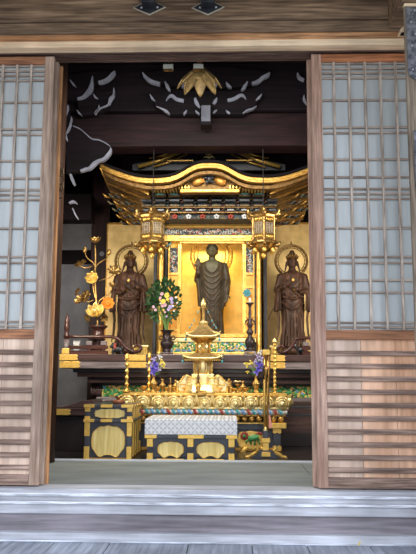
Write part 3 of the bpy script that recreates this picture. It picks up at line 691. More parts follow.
MB().box(XR-0.62, XR-0.17, YR0+0.11, 2.3, PZ(185, YR0+0.11), PZ(183, YR0+0.11)).box(XR+0.17, XR+0.62, YR0+0.11, 2.3, PZ(185, YR0+0.11), PZ(183, YR0+0.11)).build('eave_board', G_dim, zs)
# tympanum under the bump of the roof: carved peony wings and dark birdlike strut
Yt = YR0+0.12
tz = lambda p: PZ(p, Yt)
MB().prism([(PX(p, Yt, 180), tz(q)) for p, q in ((184, 189), (188, 180), (195, 173.5), (203, 171), (214, 171), (222, 173.5), (230, 180), (235, 189))], Yt+0.03, Yt+0.06).build('tympanum', G_dim, zs, 0.002)
for s in (-1, 1):
    b = MB(); c = P(209.3+s*11, 181, Yt)
    b.ell((c.x, Yt+0.01, c.z), (0.055, 0.03, 0.036), Matrix.Rotation(s*0.45, 3, 'Y'), 16, 10)
    for k in range(6): b.torus((c.x+s*(-0.03+k*0.012), Yt-0.012, c.z-0.004*k*0.4), 0.018-0.001*k, 0.0045, 'y', 14, 5, -1.2, 1.2)
    b.build('peony_wing', G_orange, zs, smooth=True)
b = MB(); c = P(209.3, 180, Yt)
for a in (-2.3, -0.84, 0.55, 2.6, 1.2, 1.95): b.tube([(c.x, Yt-0.01, c.z), (c.x+0.035*cos(a), Yt-0.02, c.z+0.03*sin(a)), (c.x+0.06*cos(a+0.3), Yt-0.015, c.z+0.05*sin(a+0.3))], [0.013, 0.01, 0.005], 6)
b.ell((c.x, Yt-0.02, c.z+0.005), (0.022, 0.018, 0.03)); b.build('carved_strut', K_lacB, zs, smooth=True)
MB().box(PX(179, Yt), PX(239.5, Yt), Yt-0.02, Yt+0.06, tz(193), tz(189.5)).build('tie_beam', G_old, zs, 0.003)
MB().box(PX(192, Yt), PX(226, Yt), Yt-0.028, Yt-0.02, tz(192.3), tz(190.2)).build('tie_beam_plate', G_fit, zs, 0.002)
# ridge ornament and upper gable boards
Yg = 2.2
for s in (-1, 1):
    for (a, q, c, d, wv) in ((24, 150, 71, 166.8, 0.034), (22, 154, 56, 167, 0.016), (31, 149.5, 60, 158.5, 0.012)):
        p0 = P(209+s*a, q, Yg); p1 = P(209+s*c, d, Yg)
        MB().tube([p0, (p0*0.5+p1*0.5)+Vector((0, 0, -0.012)), p1], wv*0.55, 6).build('gable_board', G, zs, smooth=True)
MB().prism([(P(209+a, q, Yg+0.1).x, P(209+a, q, Yg+0.1).z) for a, q in ((-76, 166), (-50, 160), (-15, 150), (15, 150), (50, 160), (76, 166), (76, 172), (-76, 172))], Yg+0.05, Yg+0.8).build('upper_roof', K_lac, zs, 0.003)
for s in (-1, 1): MB().box(XR+s*0.14, XR+s*0.36, Yg-0.06, Yg-0.05, PZ(163, Yg), PZ(162, Yg)).build('gilt_strip', G_old, zs)
b = MB(); c = P(209, 156, Yg-0.05)
b.torus((c.x, Yg-0.05, c.z+0.012), 0.022, 0.006, 'y', 16, 6); b.ell((c.x, Yg-0.05, c.z+0.012), (0.012, 0.01, 0.012))
b.tube([(c.x-0.05, Yg-0.05, c.z-0.02), (c.x-0.03, Yg-0.05, c.z-0.005), (c.x, Yg-0.05, c.z-0.015), (c.x+0.03, Yg-0.05, c.z-0.005), (c.x+0.05, Yg-0.05, c.z-0.02)], [0.004, 0.009, 0.01, 0.009, 0.004], 8)
b.tube([(c.x, Yg-0.05, c.z+0.03), (c.x, Yg-0.05, c.z+0.05)], [0.008, 0.002], 6); b.build('ridge_ornament', G_bright, zs, smooth=True)
# bracket tiers: stepped painted blocks with gilt lips
Yk = 2.20
MB().box(PX(142, Yk+0.1), PX(278, Yk+0.1), Yk+0.10, 3.2, PZ(219, Yk+0.1), PZ(193, Yk+0.1)).build('bracket_wall', C_brk, zs)
for k in range(10):
    px = 160.5 + (k-1)*14.1 - 0.5
    c = PX(px, Yk, 205)
    for j, (q0, q1, wv, dy) in enumerate(((193.5, 196.3, 0.050, 0.0), (198.2, 200.6, 0.044, 0.02), (202.6, 205, 0.038, 0.04), (207, 209.3, 0.030, 0.06))):
        MB().box(c-wv, c+wv, Yk+dy, Yk+0.12, PZ(q1, Yk), PZ(q0, Yk)).build('bracket_tier', K_lacB if j % 2 else C_brk, zs, 0.003)
        if j % 2 == 0: MB().box(c-wv, c+wv, Yk+dy-0.004, Yk+dy, PZ(q1, Yk)-0.001, PZ(q1, Yk)+0.005).build('gilt_lip', G_dim, zs)
    MB().box(c-0.03, c+0.03, Yk-0.01, Yk, PZ(194.6, Yk), PZ(193.8, Yk)).build('white_lip', C_teal, zs)
    m_ = MB(); cz = PZ(214.3, Yk)
    for a in range(5): m_.ell((c+0.016*cos(a*1.2566+1.57), Yk+0.08, cz+0.013*sin(a*1.2566+1.57)), (0.011, 0.008, 0.011), None, 8, 5)
    m_.build('painted_rosette', C_red if k % 2 == 0 else C_white, zs, smooth=True)
    if k < 9:
        m_ = MB(); c2 = PX(px+7, Yk, 205)
        for j in range(5): m_.tube([(c2-0.012, Yk+0.07, PZ(197+j*3.6, Yk)), (c2+0.012, Yk+0.05, PZ(196.2+j*3.6, Yk))], 0.006, 5)
        m_.build('bracket_scroll', C_carv, zs)
for (q0, q1) in ((197.4, 198), (205.6, 206.2), (210.4, 211.4)):
    MB().box(PX(143, Yk+.05), PX(277, Yk+.05), Yk+0.05, Yk+0.12, PZ(q1, Yk), PZ(q0, Yk)).build('gilt_string_course', G_dim, zs)
# corner bracket clusters reaching outwards under the eaves
for s in (-1, 1):
    for j in range(5):
        for k in range(4):
            b = MB(); b2 = MB()
            x = XR + s*(0.57+0.050*k+0.03*(4-j)); z = PZ(196+j*5.5, Yk)
            b.tube([(x, Yk+0.03+0.05*j, z), (x+s*0.035, Yk-0.02+0.05*j, z-0.010), (x+s*0.06, Yk-0.04+0.05*j, z+0.012)], [0.011, 0.009, 0.004], 6)
            b2.box(x-0.014, x+0.014, Yk+0.03+0.05*j, Yk+0.06+0.05*j, z-0.004, z+0.014)
            b.build('bracket_nose', C_brk if (j+k) % 3 else G_old, zs, smooth=True); b2.build('bracket_block', G_dim, zs, 0.002)
# lintels, frieze
MB().box(PX(163, YC), PX(257, YC), YC, YC+0.12, PZ(228.3, YC), PZ(219, YC)).build('upper_lintel', G_old, zs, 0.004)
MB().box(PX(163, YC), PX(257, YC), YC-0.012, YC, PZ(227.5, YC), PZ(225.8, YC)).build('lintel_bead', G, zs, 0.002)
MB().box(PX(163, YC), PX(257, YC), YC+0.01, YC+0.10, PZ(235, YC), PZ(228.3, YC)).build('carved_frieze', C_carv, zs)
b = MB(); random.seed(5)
for k in range(40): 
    x = PX(165+k*2.3, YC); b.torus((x, YC+0.006, PZ(231.6, YC)+random.uniform(-.012, .012)), 0.010, 0.003, 'y', 10, 4, random.random()*6, random.random()*6+3)
b.build('frieze_scrolls', C_white, zs, smooth=True)
MB().box(PX(163, YC), PX(257, YC), YC-0.01, YC+0.10, PZ(241.5, YC), PZ(235, YC)).build('lower_lintel', G_old, zs, 0.004)
MB().box(PX(178, YC), PX(246, YC), YC-0.02, YC-0.01, PZ(238.3, YC), PZ(236.6, YC)).build('lintel_bead', G, zs, 0.002)
# niche
ZB = PZ(334, YC)                 # niche floor
xa, xb = PX(181, YC, 290), PX(242.5, YC, 290)
MB().box(xa-0.018, xa, YC, YC+0.05, ZB, PZ(243.5, YC)).build('niche_jamb', G, zs, 0.003)
MB().box(xb, xb+0.018, YC, YC+0.05, ZB, PZ(243.5, YC)).build('niche_jamb', G, zs, 0.003)
MB().box(xa-0.018, xb+0.018, YC, YC+0.05, PZ(243.5, YC), PZ(241, YC)).build('niche_head', G_old, zs, 0.003)
MB().box(xa-0.10, xb+0.10, 3.38, 3.40, ZB, PZ(228, 3.2)).build('niche_back_panel', G_niche, zs)
for x in (xa-0.10, xb+0.09): MB().box(x, x+0.01, YC+0.05, 3.39, ZB, PZ(228, 3.2)).build('niche_side_panel', G_niche, zs)
MB().box(xa-0.10, xb+0.10, YC+0.05, 3.39, PZ(228, 3.2), PZ(228, 3.2)+0.02).build('niche_ceiling', G_old, zs)
MB().box(xa-0.12, xb+0.12, YC-0.02, 3.40, ZB-0.03, ZB).build('niche_floor', G, zs, 0.003)
# side lattice doors of the shrine, outer columns
for s in (-1, 1):
    a, c = ((168.5, 178.2) if s < 0 else (245.3, 254))
    xA, xB = PX(a, YC, 290), PX(c, YC, 290)
    MB().box(xA, xB, YC+0.02, YC+0.04, PZ(273, YC), PZ(247.5, YC)).build('carved_side_panel', C_carv, zs)
    b = MB()
    for k in range(9): b.torus(((xA+xB)/2+random.uniform(-.02, .02), YC+0.016, PZ(250+k*2.6, YC)), 0.012, 0.004, 'y', 10, 4, random.random()*6, random.random()*6+3.5)
    b.build('panel_scrolls', C_white, zs, smooth=True)
    MB().box(xA, xB, YC+0.03, YC+0.045, ZB, PZ(273, YC)).build('side_door_panel', G_orange, zs)
    for q in (273.5, 287, 301, 316, 330): MB().box(xA-0.005, xB+0.005, YC+0.01, YC+0.045, PZ(q+1.2, YC), PZ(q-1.2, YC)).build('side_door_rail', G, zs, 0.002)
    for x in (xA, xB): MB().box(x-0.006, x+0.006, YC+0.005, YC+0.045, ZB, PZ(244, YC)).build('side_door_stile', G, zs, 0.002)
    cx = PX(160.5 if s < 0 else 258.8, YC-0.05, 300)
    MB().lathe([(0.033, ZT), (0.033, ZT+0.03), (0.023, ZT+0.04), (0.022, PZ(262, YC)), (0.026, PZ(260, YC)), (0.022, PZ(258, YC)), (0.022, PZ(222, YC))], (cx, YC-0.04, 0), 24).build('column', G, zs, smooth=True)
    cx2 = PX(154.5 if s < 0 else 265.5, YC, 300); MB().box(cx2-0.014, cx2+0.014, YC+0.02, YC+0.06, ZT, PZ(222, YC)).build('outer_post', K_lac, zs, 0.003)
    cx2 = PX(165.3 if s < 0 else 254.8, YC, 300); MB().box(cx2-0.012, cx2+0.012, YC+0.03, YC+0.07, ZT, PZ(222, YC)).build('inner_post', K_lac, zs, 0.003)
    c = P(209+s*44, 246, YC); b = MB()
    b.ell((c.x, YC-0.02, c.z), (0.035, 0.02, 0.014), Matrix.Rotation(s*0.5, 3, 'Y')); b.tube([(c.x-s*0.02, YC-0.02, c.z-0.005), (c.x-s*0.045, YC-0.03, c.z+0.01), (c.x-s*0.055, YC-0.03, c.z+0.028)], [0.01, 0.007, 0.003], 6)
    b.build('teal_nosing', C_teal, zs, smooth=True)
# painted base band under the niche
Yp = 2.36
MB().box(PX(163, Yp), PX(256, Yp), Yp, YC+0.05, ZT, PZ(352.2, Yp)).build('shrine_base', G, zs, 0.004)
pb = MB().box(PX(165, Yp), PX(254, Yp), Yp+0.012, YC+0.03, PZ(352.2, Yp), PZ(342, Yp)).build('painted_base_band', C_base, zs, 0.002)
MB().box(PX(163, Yp), PX(256, Yp), Yp, YC+0.05, PZ(342, Yp), PZ(338, Yp)).build('shrine_base_rail', G_bright, zs, 0.004)
for mat_, nm, cnt in ((C_green, 'painted_leaves', 22), (C_blue, 'painted_waves', 12), (G_bright, 'gilt_scrolls', 26)):
    b = MB()
    for k in range(cnt):
        x = PX(166, Yp)+(PX(253, Yp)-PX(166, Yp))*(k+random.random()*.8)/cnt; z = PZ(351, Yp)+0.005 if nm == 'painted_waves' else PZ(347, Yp)+random.uniform(-.026, .03)
        b.ell((x, Yp+0.010, z), (0.020 if nm == 'painted_waves' else 0.014, 0.006, 0.009), Matrix.Rotation(0 if nm == 'painted_waves' else random.uniform(0, 3), 3, 'Y'), 8, 5)
    b.build(nm, mat_, pb, smooth=True)
# gold leaf wall panels left and right of the shrine
Yw = 3.05
for (a, c, lab) in ((105.5, 158, 'tall gold leaf panel behind the statue left of the shrine'), (263, 318, 'tall gold leaf panel behind the statue right of the shrine')):
    x0, x1 = PX(a, Yw, 290), PX(c, Yw, 290)
    t = thing('gold_leaf_panel', ((x0+x1)/2, Yw, ZT), lab, 'wall panel', 'gold leaf panels beside the shrine')
    MB().box(x0, x1, Yw, Yw+0.02, ZT, PZ(222.5, Yw)).build('leaf_panel', G_wall, t)
    MB().box(x0, x0+0.012, Yw-0.008, Yw, ZT, PZ(222.5, Yw)).build('panel_edge', G_old, t, 0.002)
    MB().box(x1-0.012, x1, Yw-0.008, Yw, ZT, PZ(222.5, Yw)).build('panel_edge', G_old, t, 0.002)
    MB().box(x0, x1, Yw-0.008, Yw, PZ(224.5, Yw), PZ(222.5, Yw)).build('panel_edge', G_old, t, 0.002)
# ================================================================ HANGING LANTERNS
def lantern(px, label):
    Y = 1.84; c = P(px, 235, Y); t = thing('hanging_lantern', (c.x, Y, PZ(262, Y)), label, 'lantern', 'gilt hexagonal lanterns hanging before the shrine')
    z = lambda q: PZ(q, Y); R6 = [pi/6+k*pi/3 for k in range(6)]
    MB().tube([(c.x, Y, z(206)), (c.x, Y, z(90))], 0.0035, 6).build('hanging_wire', M_cord, t)
    MB().lathe([(0.0, z(206)), (0.014, z(206)), (0.018, z(208)), (0.04, z(210.5)), (0.065, z(212.5)), (0.095, z(215)), (0.118, z(216.5)), (0.11, z(218.5)), (0.0, z(218.5))], (c.x, Y, 0), 6, ph=pi/6).build('lantern_roof', G_brass, t, 0.002)
    for a in R6:
        d = Vector((cos(a), sin(a), 0))
        pp = [Vector((c.x, Y, 0))+d*r_+Vector((0, 0, z(q))) for r_, q in ((0.07, 214.5), (0.115, 217), (0.134, 216), (0.142, 213), (0.136, 210.5), (0.126, 211))]
        MB().tube(pp, [0.014, 0.019, 0.017, 0.013, 0.010, 0.006], 8).build('curled_roof_corner', G_brass, t, smooth=True)
    MB().lathe([(0.096, z(241.5)), (0.096, z(218))], (c.x, Y, 0), 6, ph=pi/6).build('lantern_body', G_brass, t, 0.003)
    for k in range(6):
        a = k*pi/3; d = Vector((cos(a), sin(a), 0)); s_ = Vector((-sin(a), cos(a), 0)); ap = 0.096*cos(pi/6)
        b = MB(); o_ = Vector((c.x, Y, 0))+d*(ap+0.003)
        for q in (224.6, 227, 229.5, 232, 234.4): b.tube([o_-s_*0.031+Vector((0, 0, z(q))), o_+s_*0.031+Vector((0, 0, z(q)))], 0.0026, 4)
        for u in (-0.031, -0.0155, 0, 0.0155, 0.031): b.tube([o_+s_*u+Vector((0, 0, z(224.6))), o_+s_*u+Vector((0, 0, z(234.4)))], 0.0026, 4)
        b.build('window_lattice', M_silv, t)
        for q in (221, 238):
            b = MB()
            for u in (-0.026, -0.009, 0.009, 0.026): b.ell(o_+s_*u+Vector((0, 0, z(q))), (0.009, 0.007, 0.011), None, 6, 4)
            b.tube([o_-s_*0.03+Vector((0, 0, z(q))), o_+s_*0.03+Vector((0, 0, z(q)))], 0.004, 4)
            b.build('raised_ornament', G, t, smooth=True)
        p_ = Vector((c.x, Y, 0))+Vector((cos(a+pi/6), sin(a+pi/6), 0))*0.097
        MB().tube([p_+Vector((0, 0, z(242))), p_+Vector((0, 0, z(218)))], 0.006, 6).build('corner_post', G_brass, t)
    MB().lathe([(0.0, z(241)), (0.10, z(241)), (0.112, z(242.5)), (0.112, z(244)), (0.09, z(246)), (0.06, z(250)), (0.02, z(254)), (0.0, z(254))], (c.x, Y, 0), 12, ph=pi/6).build('lantern_base', G_brass, t, 0.002)
    for k, a in enumerate(R6):
        d = Vector((cos(a), sin(a), 0))
        pp = [Vector((c.x, Y, 0))+d*r_+Vector((0, 0, z(q))) for r_, q in ((0.08, 245), (0.12, 247), (0.138, 246), (0.144, 243))]
        MB().tube(pp, [0.012, 0.013, 0.01, 0.005], 8).build('curled_foot', G_brass, t, smooth=True)
        p_ = Vector((c.x, Y, 0))+d*0.08
        MB().ell(p_+Vector((0, 0, z(251))), (0.019, 0.019, 0.022), None, 12, 8).build('hanging_bud', G, t, smooth=True)
    MB().lathe([(0, z(259)), (0.012, z(258)), (0.02, z(255)), (0.012, z(252.5)), (0, z(252))], (c.x, Y, 0), 12).build('hanging_bud', G, t, smooth=True)
lantern(152.5, 'gilt hexagonal lantern hanging in front of the shrine above left statue')
lantern(263.5, 'gilt hexagonal lantern hanging in front of the shrine near right statue')
# ================================================================ STATUES
def add_hand(b, wrist, d, palm_n, s, curl=0.3):
    """palm, four unequal fingers and a side thumb; d = finger direction, palm_n = palm normal"""
    d = Vector(d).normalized(); n_ = Vector(palm_n); n_ = (n_-d*n_.dot(d)).normalized(); sd = d.cross(n_); w_ = Vector(wrist)
    rot = Matrix((sd, n_, d)).transposed()
    b.ell(w_+d*0.042*s, (0.030*s, 0.014*s, 0.046*s), rot, 12, 8)
    for k, (u, L) in enumerate(((-0.021, 0.046), (-0.007, 0.056), (0.007, 0.052), (0.021, 0.040))):
        p0 = w_+d*0.070*s+sd*u*s
        p1 = p0+d*L*0.55*s+n_*curl*0.008*s; p2 = p1+d*L*0.5*s*cos(curl)+n_*L*0.5*s*sin(curl)
        b.tube([p0-d*0.02*s, p0, p1, p2], [0.0085*s, 0.008*s, 0.007*s, 0.005*s], 7)
    p0 = w_+d*0.022*s-sd*0.022*s
    b.tube([p0, p0-sd*0.022*s+d*0.018*s+n_*0.006*s, p0-sd*0.028*s+d*0.045*s+n_*0.012*s], [0.011*s, 0.009*s, 0.006*s], 7)
def statue_body(b, H, c, flare=1.0, wscale=1.0, seed=0, scarf=True, ufold=9, hs=1.0):
    """robed standing figure, H = total height, c = base point; front looks towards -y"""
    X, Y, Z = c; rnd = random.Random(seed)
    prof = [(0.0, .100, .075), (.02, .118*flare, .088), (.08, .116*flare, .086), (.2, .112, .082), (.33, .116, .082), (.45, .124, .084), (.55, .120, .080), (.63, .126, .080), (.70, .136, .082), (.755, .142, .080), (.79, .138, .072), (.815, .115, .060), (.832, .070, .050), (.845, .042, .042), (.87, .036, .038), (.89, .034, .036)]
    R = []; n = 96
    def prad(t):
        for (a, r1, r2), (a2, r3, r4) in zip(prof, prof[1:]):
            if a <= t <= a2:
                u = (t-a)/(a2-a); u = u*u*(3-2*u); return r1+(r3-r1)*u, r2+(r4-r2)*u
        return prof[-1][1:]
    zs_ = [0.89*i/60 for i in range(61)]
    for t in zs_:
        rx, ry = prad(t); amp = 0.055*max(0, 1-t/0.55)+0.012*(t < 0.8)
        R.append([(X+rx*H*wscale*cos(a)*(1+amp*(sin(17*a+seed)+0.6*sin(29*a+2*t))), Y+ry*H*sin(a)*(1+amp*(sin(17*a+seed)+0.6*sin(29*a+2*t))), Z+t*H) for a in [2*pi*i/n for i in range(n)]])
    b.loft(R)
    def surf(x, t):
        rx, ry = prad(t); q = max(0.0, 1-(x/(rx*wscale))**2); return Y-ry*H*math.sqrt(q)
    for k in range(ufold):                        # hanging U folds of the robe
        z0 = 0.70-0.055*k; w_ = 0.085-0.002*k; dr = 0.06+0.008*k
        b.tube([(X+w_*u*H, surf(w_*u, max(z0-dr*(1-u*u), .02))-0.0005*H, Z+(z0-dr*(1-u*u))*H) for u in [-1+i/6 for i in range(13)]], 0.0062*H, 6)
    for s in (-1, 1):                             # collar edges
        b.tube([(X+s*u*H, surf(u, t)-0.002*H, Z+t*H) for u, t in ((0.045, .835), (0.075, .80), (0.068, .76), (0.045, .72), (0.01, .69))], 0.009*H, 7)
        for k in range(4):                        # long falling folds
            x0 = s*(0.02+0.025*k); b.tube([(X+x0*H, surf(x0, .42)+0.002*H, Z+.42*H), (X+x0*1.05*H, surf(x0, .22)+0.000*H, Z+.22*H), (X+x0*1.15*H*flare, surf(x0, .03)-0.004*H, Z+.03*H)], [0.004*H, .007*H, .009*H], 6)
        b.ell((X+s*0.035*H, Y-0.075*H, Z+0.012*H), (0.024*H, 0.05*H, 0.016*H))     # feet
    # head
    H0 = H
    hz = Z+(0.867+0.058*hs)*H; H = H*hs; hy = Y-0.004*H
    b.ell((X, hy, hz), (0.043*H, 0.050*H, 0.058*H), None, 24, 16)
    b.ell((X, hy-0.018*H, hz-0.026*H), (0.032*H, 0.032*H, 0.030*H), None, 16, 10)      # jaw
    b.tube([(X, hy-0.047*H, hz+0.012*H), (X, hy-0.055*H, hz-0.006*H), (X, hy-0.050*H, hz-0.012*H)], [0.004*H, 0.007*H, 0.008*H], 7)
    for s in (-1, 1):
        b.tube([(X+s*0.006*H, hy-0.048*H, hz+0.012*H), (X+s*0.018*H, hy-0.047*H, hz+0.017*H), (X+s*0.032*H, hy-0.036*H, hz+0.010*H)], 0.0035*H, 6)
        b.ell((X+s*0.018*H, hy-0.044*H, hz+0.004*H), (0.010*H, 0.006*H, 0.005*H), None, 10, 6)
        b.ell((X+s*0.043*H, hy+0.004*H, hz-0.006*H), (0.007*H, 0.012*H, 0.026*H), None, 10, 8)  # long ears
    b.ell((X, hy-0.048*H, hz-0.024*H), (0.012*H, 0.006*H, 0.004*H), None, 10, 6)
    b.ell((X, hy-0.047*H, hz-0.030*H), (0.010*H, 0.006*H, 0.004*H), None, 10, 6)
    return surf
def arm_tube(b, pts, rs): b.tube(pts, rs, 12); [b.ell(p, (r_, r_, r_), None, 10, 8) for p, r_ in zip(pts, rs)]
# --- central standing figure in the niche
Ym = 2.98; cm = P(212, 300, Ym); HB = PZ(243.8, Ym)-ZB
mb = thing('standing_statue', (cm.x, Ym, ZB), 'dark bronze standing robed figure with raised hand before gold niche and halo', 'statue')
MB().lathe([(0.13, ZB), (0.15, ZB+0.006), (0.14, ZB+0.012), (0.0, ZB+0.012)], (cm.x, Ym, 0), 32, sq=(1, .8), lobes=12, la=0.05).build('lotus_pedestal', G_old, mb, smooth=True)
b = MB(); B0 = (cm.x, Ym, ZB+0.008); H = HB*0.965
statue_body(b, H, B0, 1.02, 1.08, 3, ufold=10, hs=1.34)
X, Y, Z = B0
arm_tube(b, [(X-.134*H, Y, Z+.775*H), (X-.162*H, Y-.01*H, Z+.62*H), (X-.155*H, Y-.09*H, Z+.69*H)], [.042*H, .040*H, .028*H])
arm_tube(b, [(X-.155*H, Y-.09*H, Z+.69*H), (X-.155*H, Y-.11*H, Z+.73*H)], [.024*H, .016*H])
add_hand(b, (X-.155*H, Y-.112*H, Z+.735*H), (0.05, -0.1, 1), (0, -1, 0), H*0.92, 0.2)
arm_tube(b, [(X+.134*H, Y, Z+.775*H), (X+.170*H, Y-.01*H, Z+.60*H), (X+.163*H, Y-.06*H, Z+.46*H)], [.042*H, .040*H, .030*H])
add_hand(b, (X+.160*H, Y-.075*H, Z+.455*H), (-0.1, -0.25, -1), (-0.3, -1, 0.2), H*0.92, 0.5)
for s in (-1, 1):    # hanging sleeves
    b.loft([[(X+s*(.160+.026*cos(a))*H*(1-.08*k), Y+(-.02+.055*sin(a))*H, Z+(.62-.085*k)*H) for a in [2*pi*i/20 for i in range(20)]] for k in range(5)])
    for k in range(3): b.tube([(X+s*(.165-.01*k)*H, Y-(.05+.01*k)*H, Z+.60*H), (X+s*(.148-.008*k)*H, Y-(.055+.008*k)*H, Z+.32*H)], .006*H, 6)
b.ell((X, Y+.0*H, Z+1.012*H), (.032*H, .034*H, .024*H))
# bare head and chest are a lighter greenish bronze than the robe
mn = M_buddha.node_tree; pb_ = mn.nodes['Principled BSDF']; rp_ = [q for q in mn.nodes if q.type == 'VALTORGB'][0]
tcn = [q for q in mn.nodes if q.type == 'TEX_COORD'][0]
def dist(cx_, cy_, cz_, sx_, sy_, sz_):
    a_ = mn.nodes.new('ShaderNodeVectorMath'); a_.operation = 'SUBTRACT'; a_.inputs[1].default_value = (cx_, cy_, cz_); mn.links.new(tcn.outputs['Object'], a_.inputs[0])
    c_ = mn.nodes.new('ShaderNodeVectorMath'); c_.operation = 'DIVIDE'; c_.inputs[1].default_value = (sx_, sy_, sz_); mn.links.new(a_.outputs[0], c_.inputs[0])
    l_ = mn.nodes.new('ShaderNodeVectorMath'); l_.operation = 'LENGTH'; mn.links.new(c_.outputs[0], l_.inputs[0])
    g_ = mn.nodes.new('ShaderNodeMath'); g_.operation = 'LESS_THAN'; g_.inputs[1].default_value = 1.0; mn.links.new(l_.outputs['Value'], g_.inputs[0]); return g_.outputs[0]
d1_ = dist(0, 0, .008+.93*H, .09*H, .12*H, .088*H); d2_ = dist(0, -.07*H, .008+.79*H, .062*H, .07*H, .10*H)
mx_ = mn.nodes.new('ShaderNodeMath'); mx_.operation = 'MAXIMUM'; mn.links.new(d1_, mx_.inputs[0]); mn.links.new(d2_, mx_.inputs[1])
mc_ = mn.nodes.new('ShaderNodeMix'); mc_.data_type = 'RGBA'; mc_.inputs[7].default_value = (.085, .087, .065, 1)
mn.links.new(mx_.outputs[0], mc_.inputs[0]); mn.links.new(rp_.outputs[0], mc_.inputs[6]); mn.links.new(mc_.outputs[2], pb_.inputs['Base Color'])
b.build('body', M_buddha, mb, remesh=0.0036)
b = MB(); hz = Z+(0.867+.058*1.34)*H; H = H*1.34
for j in range(7):      # hair curls, low part of hairline
    n_ = 18-2*j
    for k in range(n_):
        a = 2*pi*k/n_+j*.17; zz = .018+.0085*j; rr = math.sqrt(max(0, 1-(zz/.062)**2))*.047
        if j < 3 and abs((a % (2*pi))-1.5*pi) < 0.7-.1*j: continue
        b.ell((X+rr*cos(a)*H, Y-.004*H+rr*1.1*sin(a)*H, hz+zz*H), (.006*H,)*3, None, 6, 4)
b.build('curled_hair', M_buddhah, mb, smooth=True)
hc_ = P(211.5, 256, Ym+0.1); b = MB()
b.torus((hc_.x, Ym+.12, hc_.z), .135, .006, 'y', 64); b.torus((hc_.x, Ym+.12, hc_.z), .165, .006, 'y', 64); b.torus((hc_.x, Ym+.12, hc_.z), .200, .008, 'y', 64)
for k in range(36):
    a = 2*pi*k/36; b.torus((hc_.x+.182*cos(a), Ym+.12, hc_.z+.182*sin(a)), .011, .004, 'y', 10, 5)
b.tube([(hc_.x, Ym+.13, hc_.z-.2), (hc_.x, Ym+.13, ZB+.03)], .01, 8)
b.build('openwork_halo', G_old, mb, smooth=True)
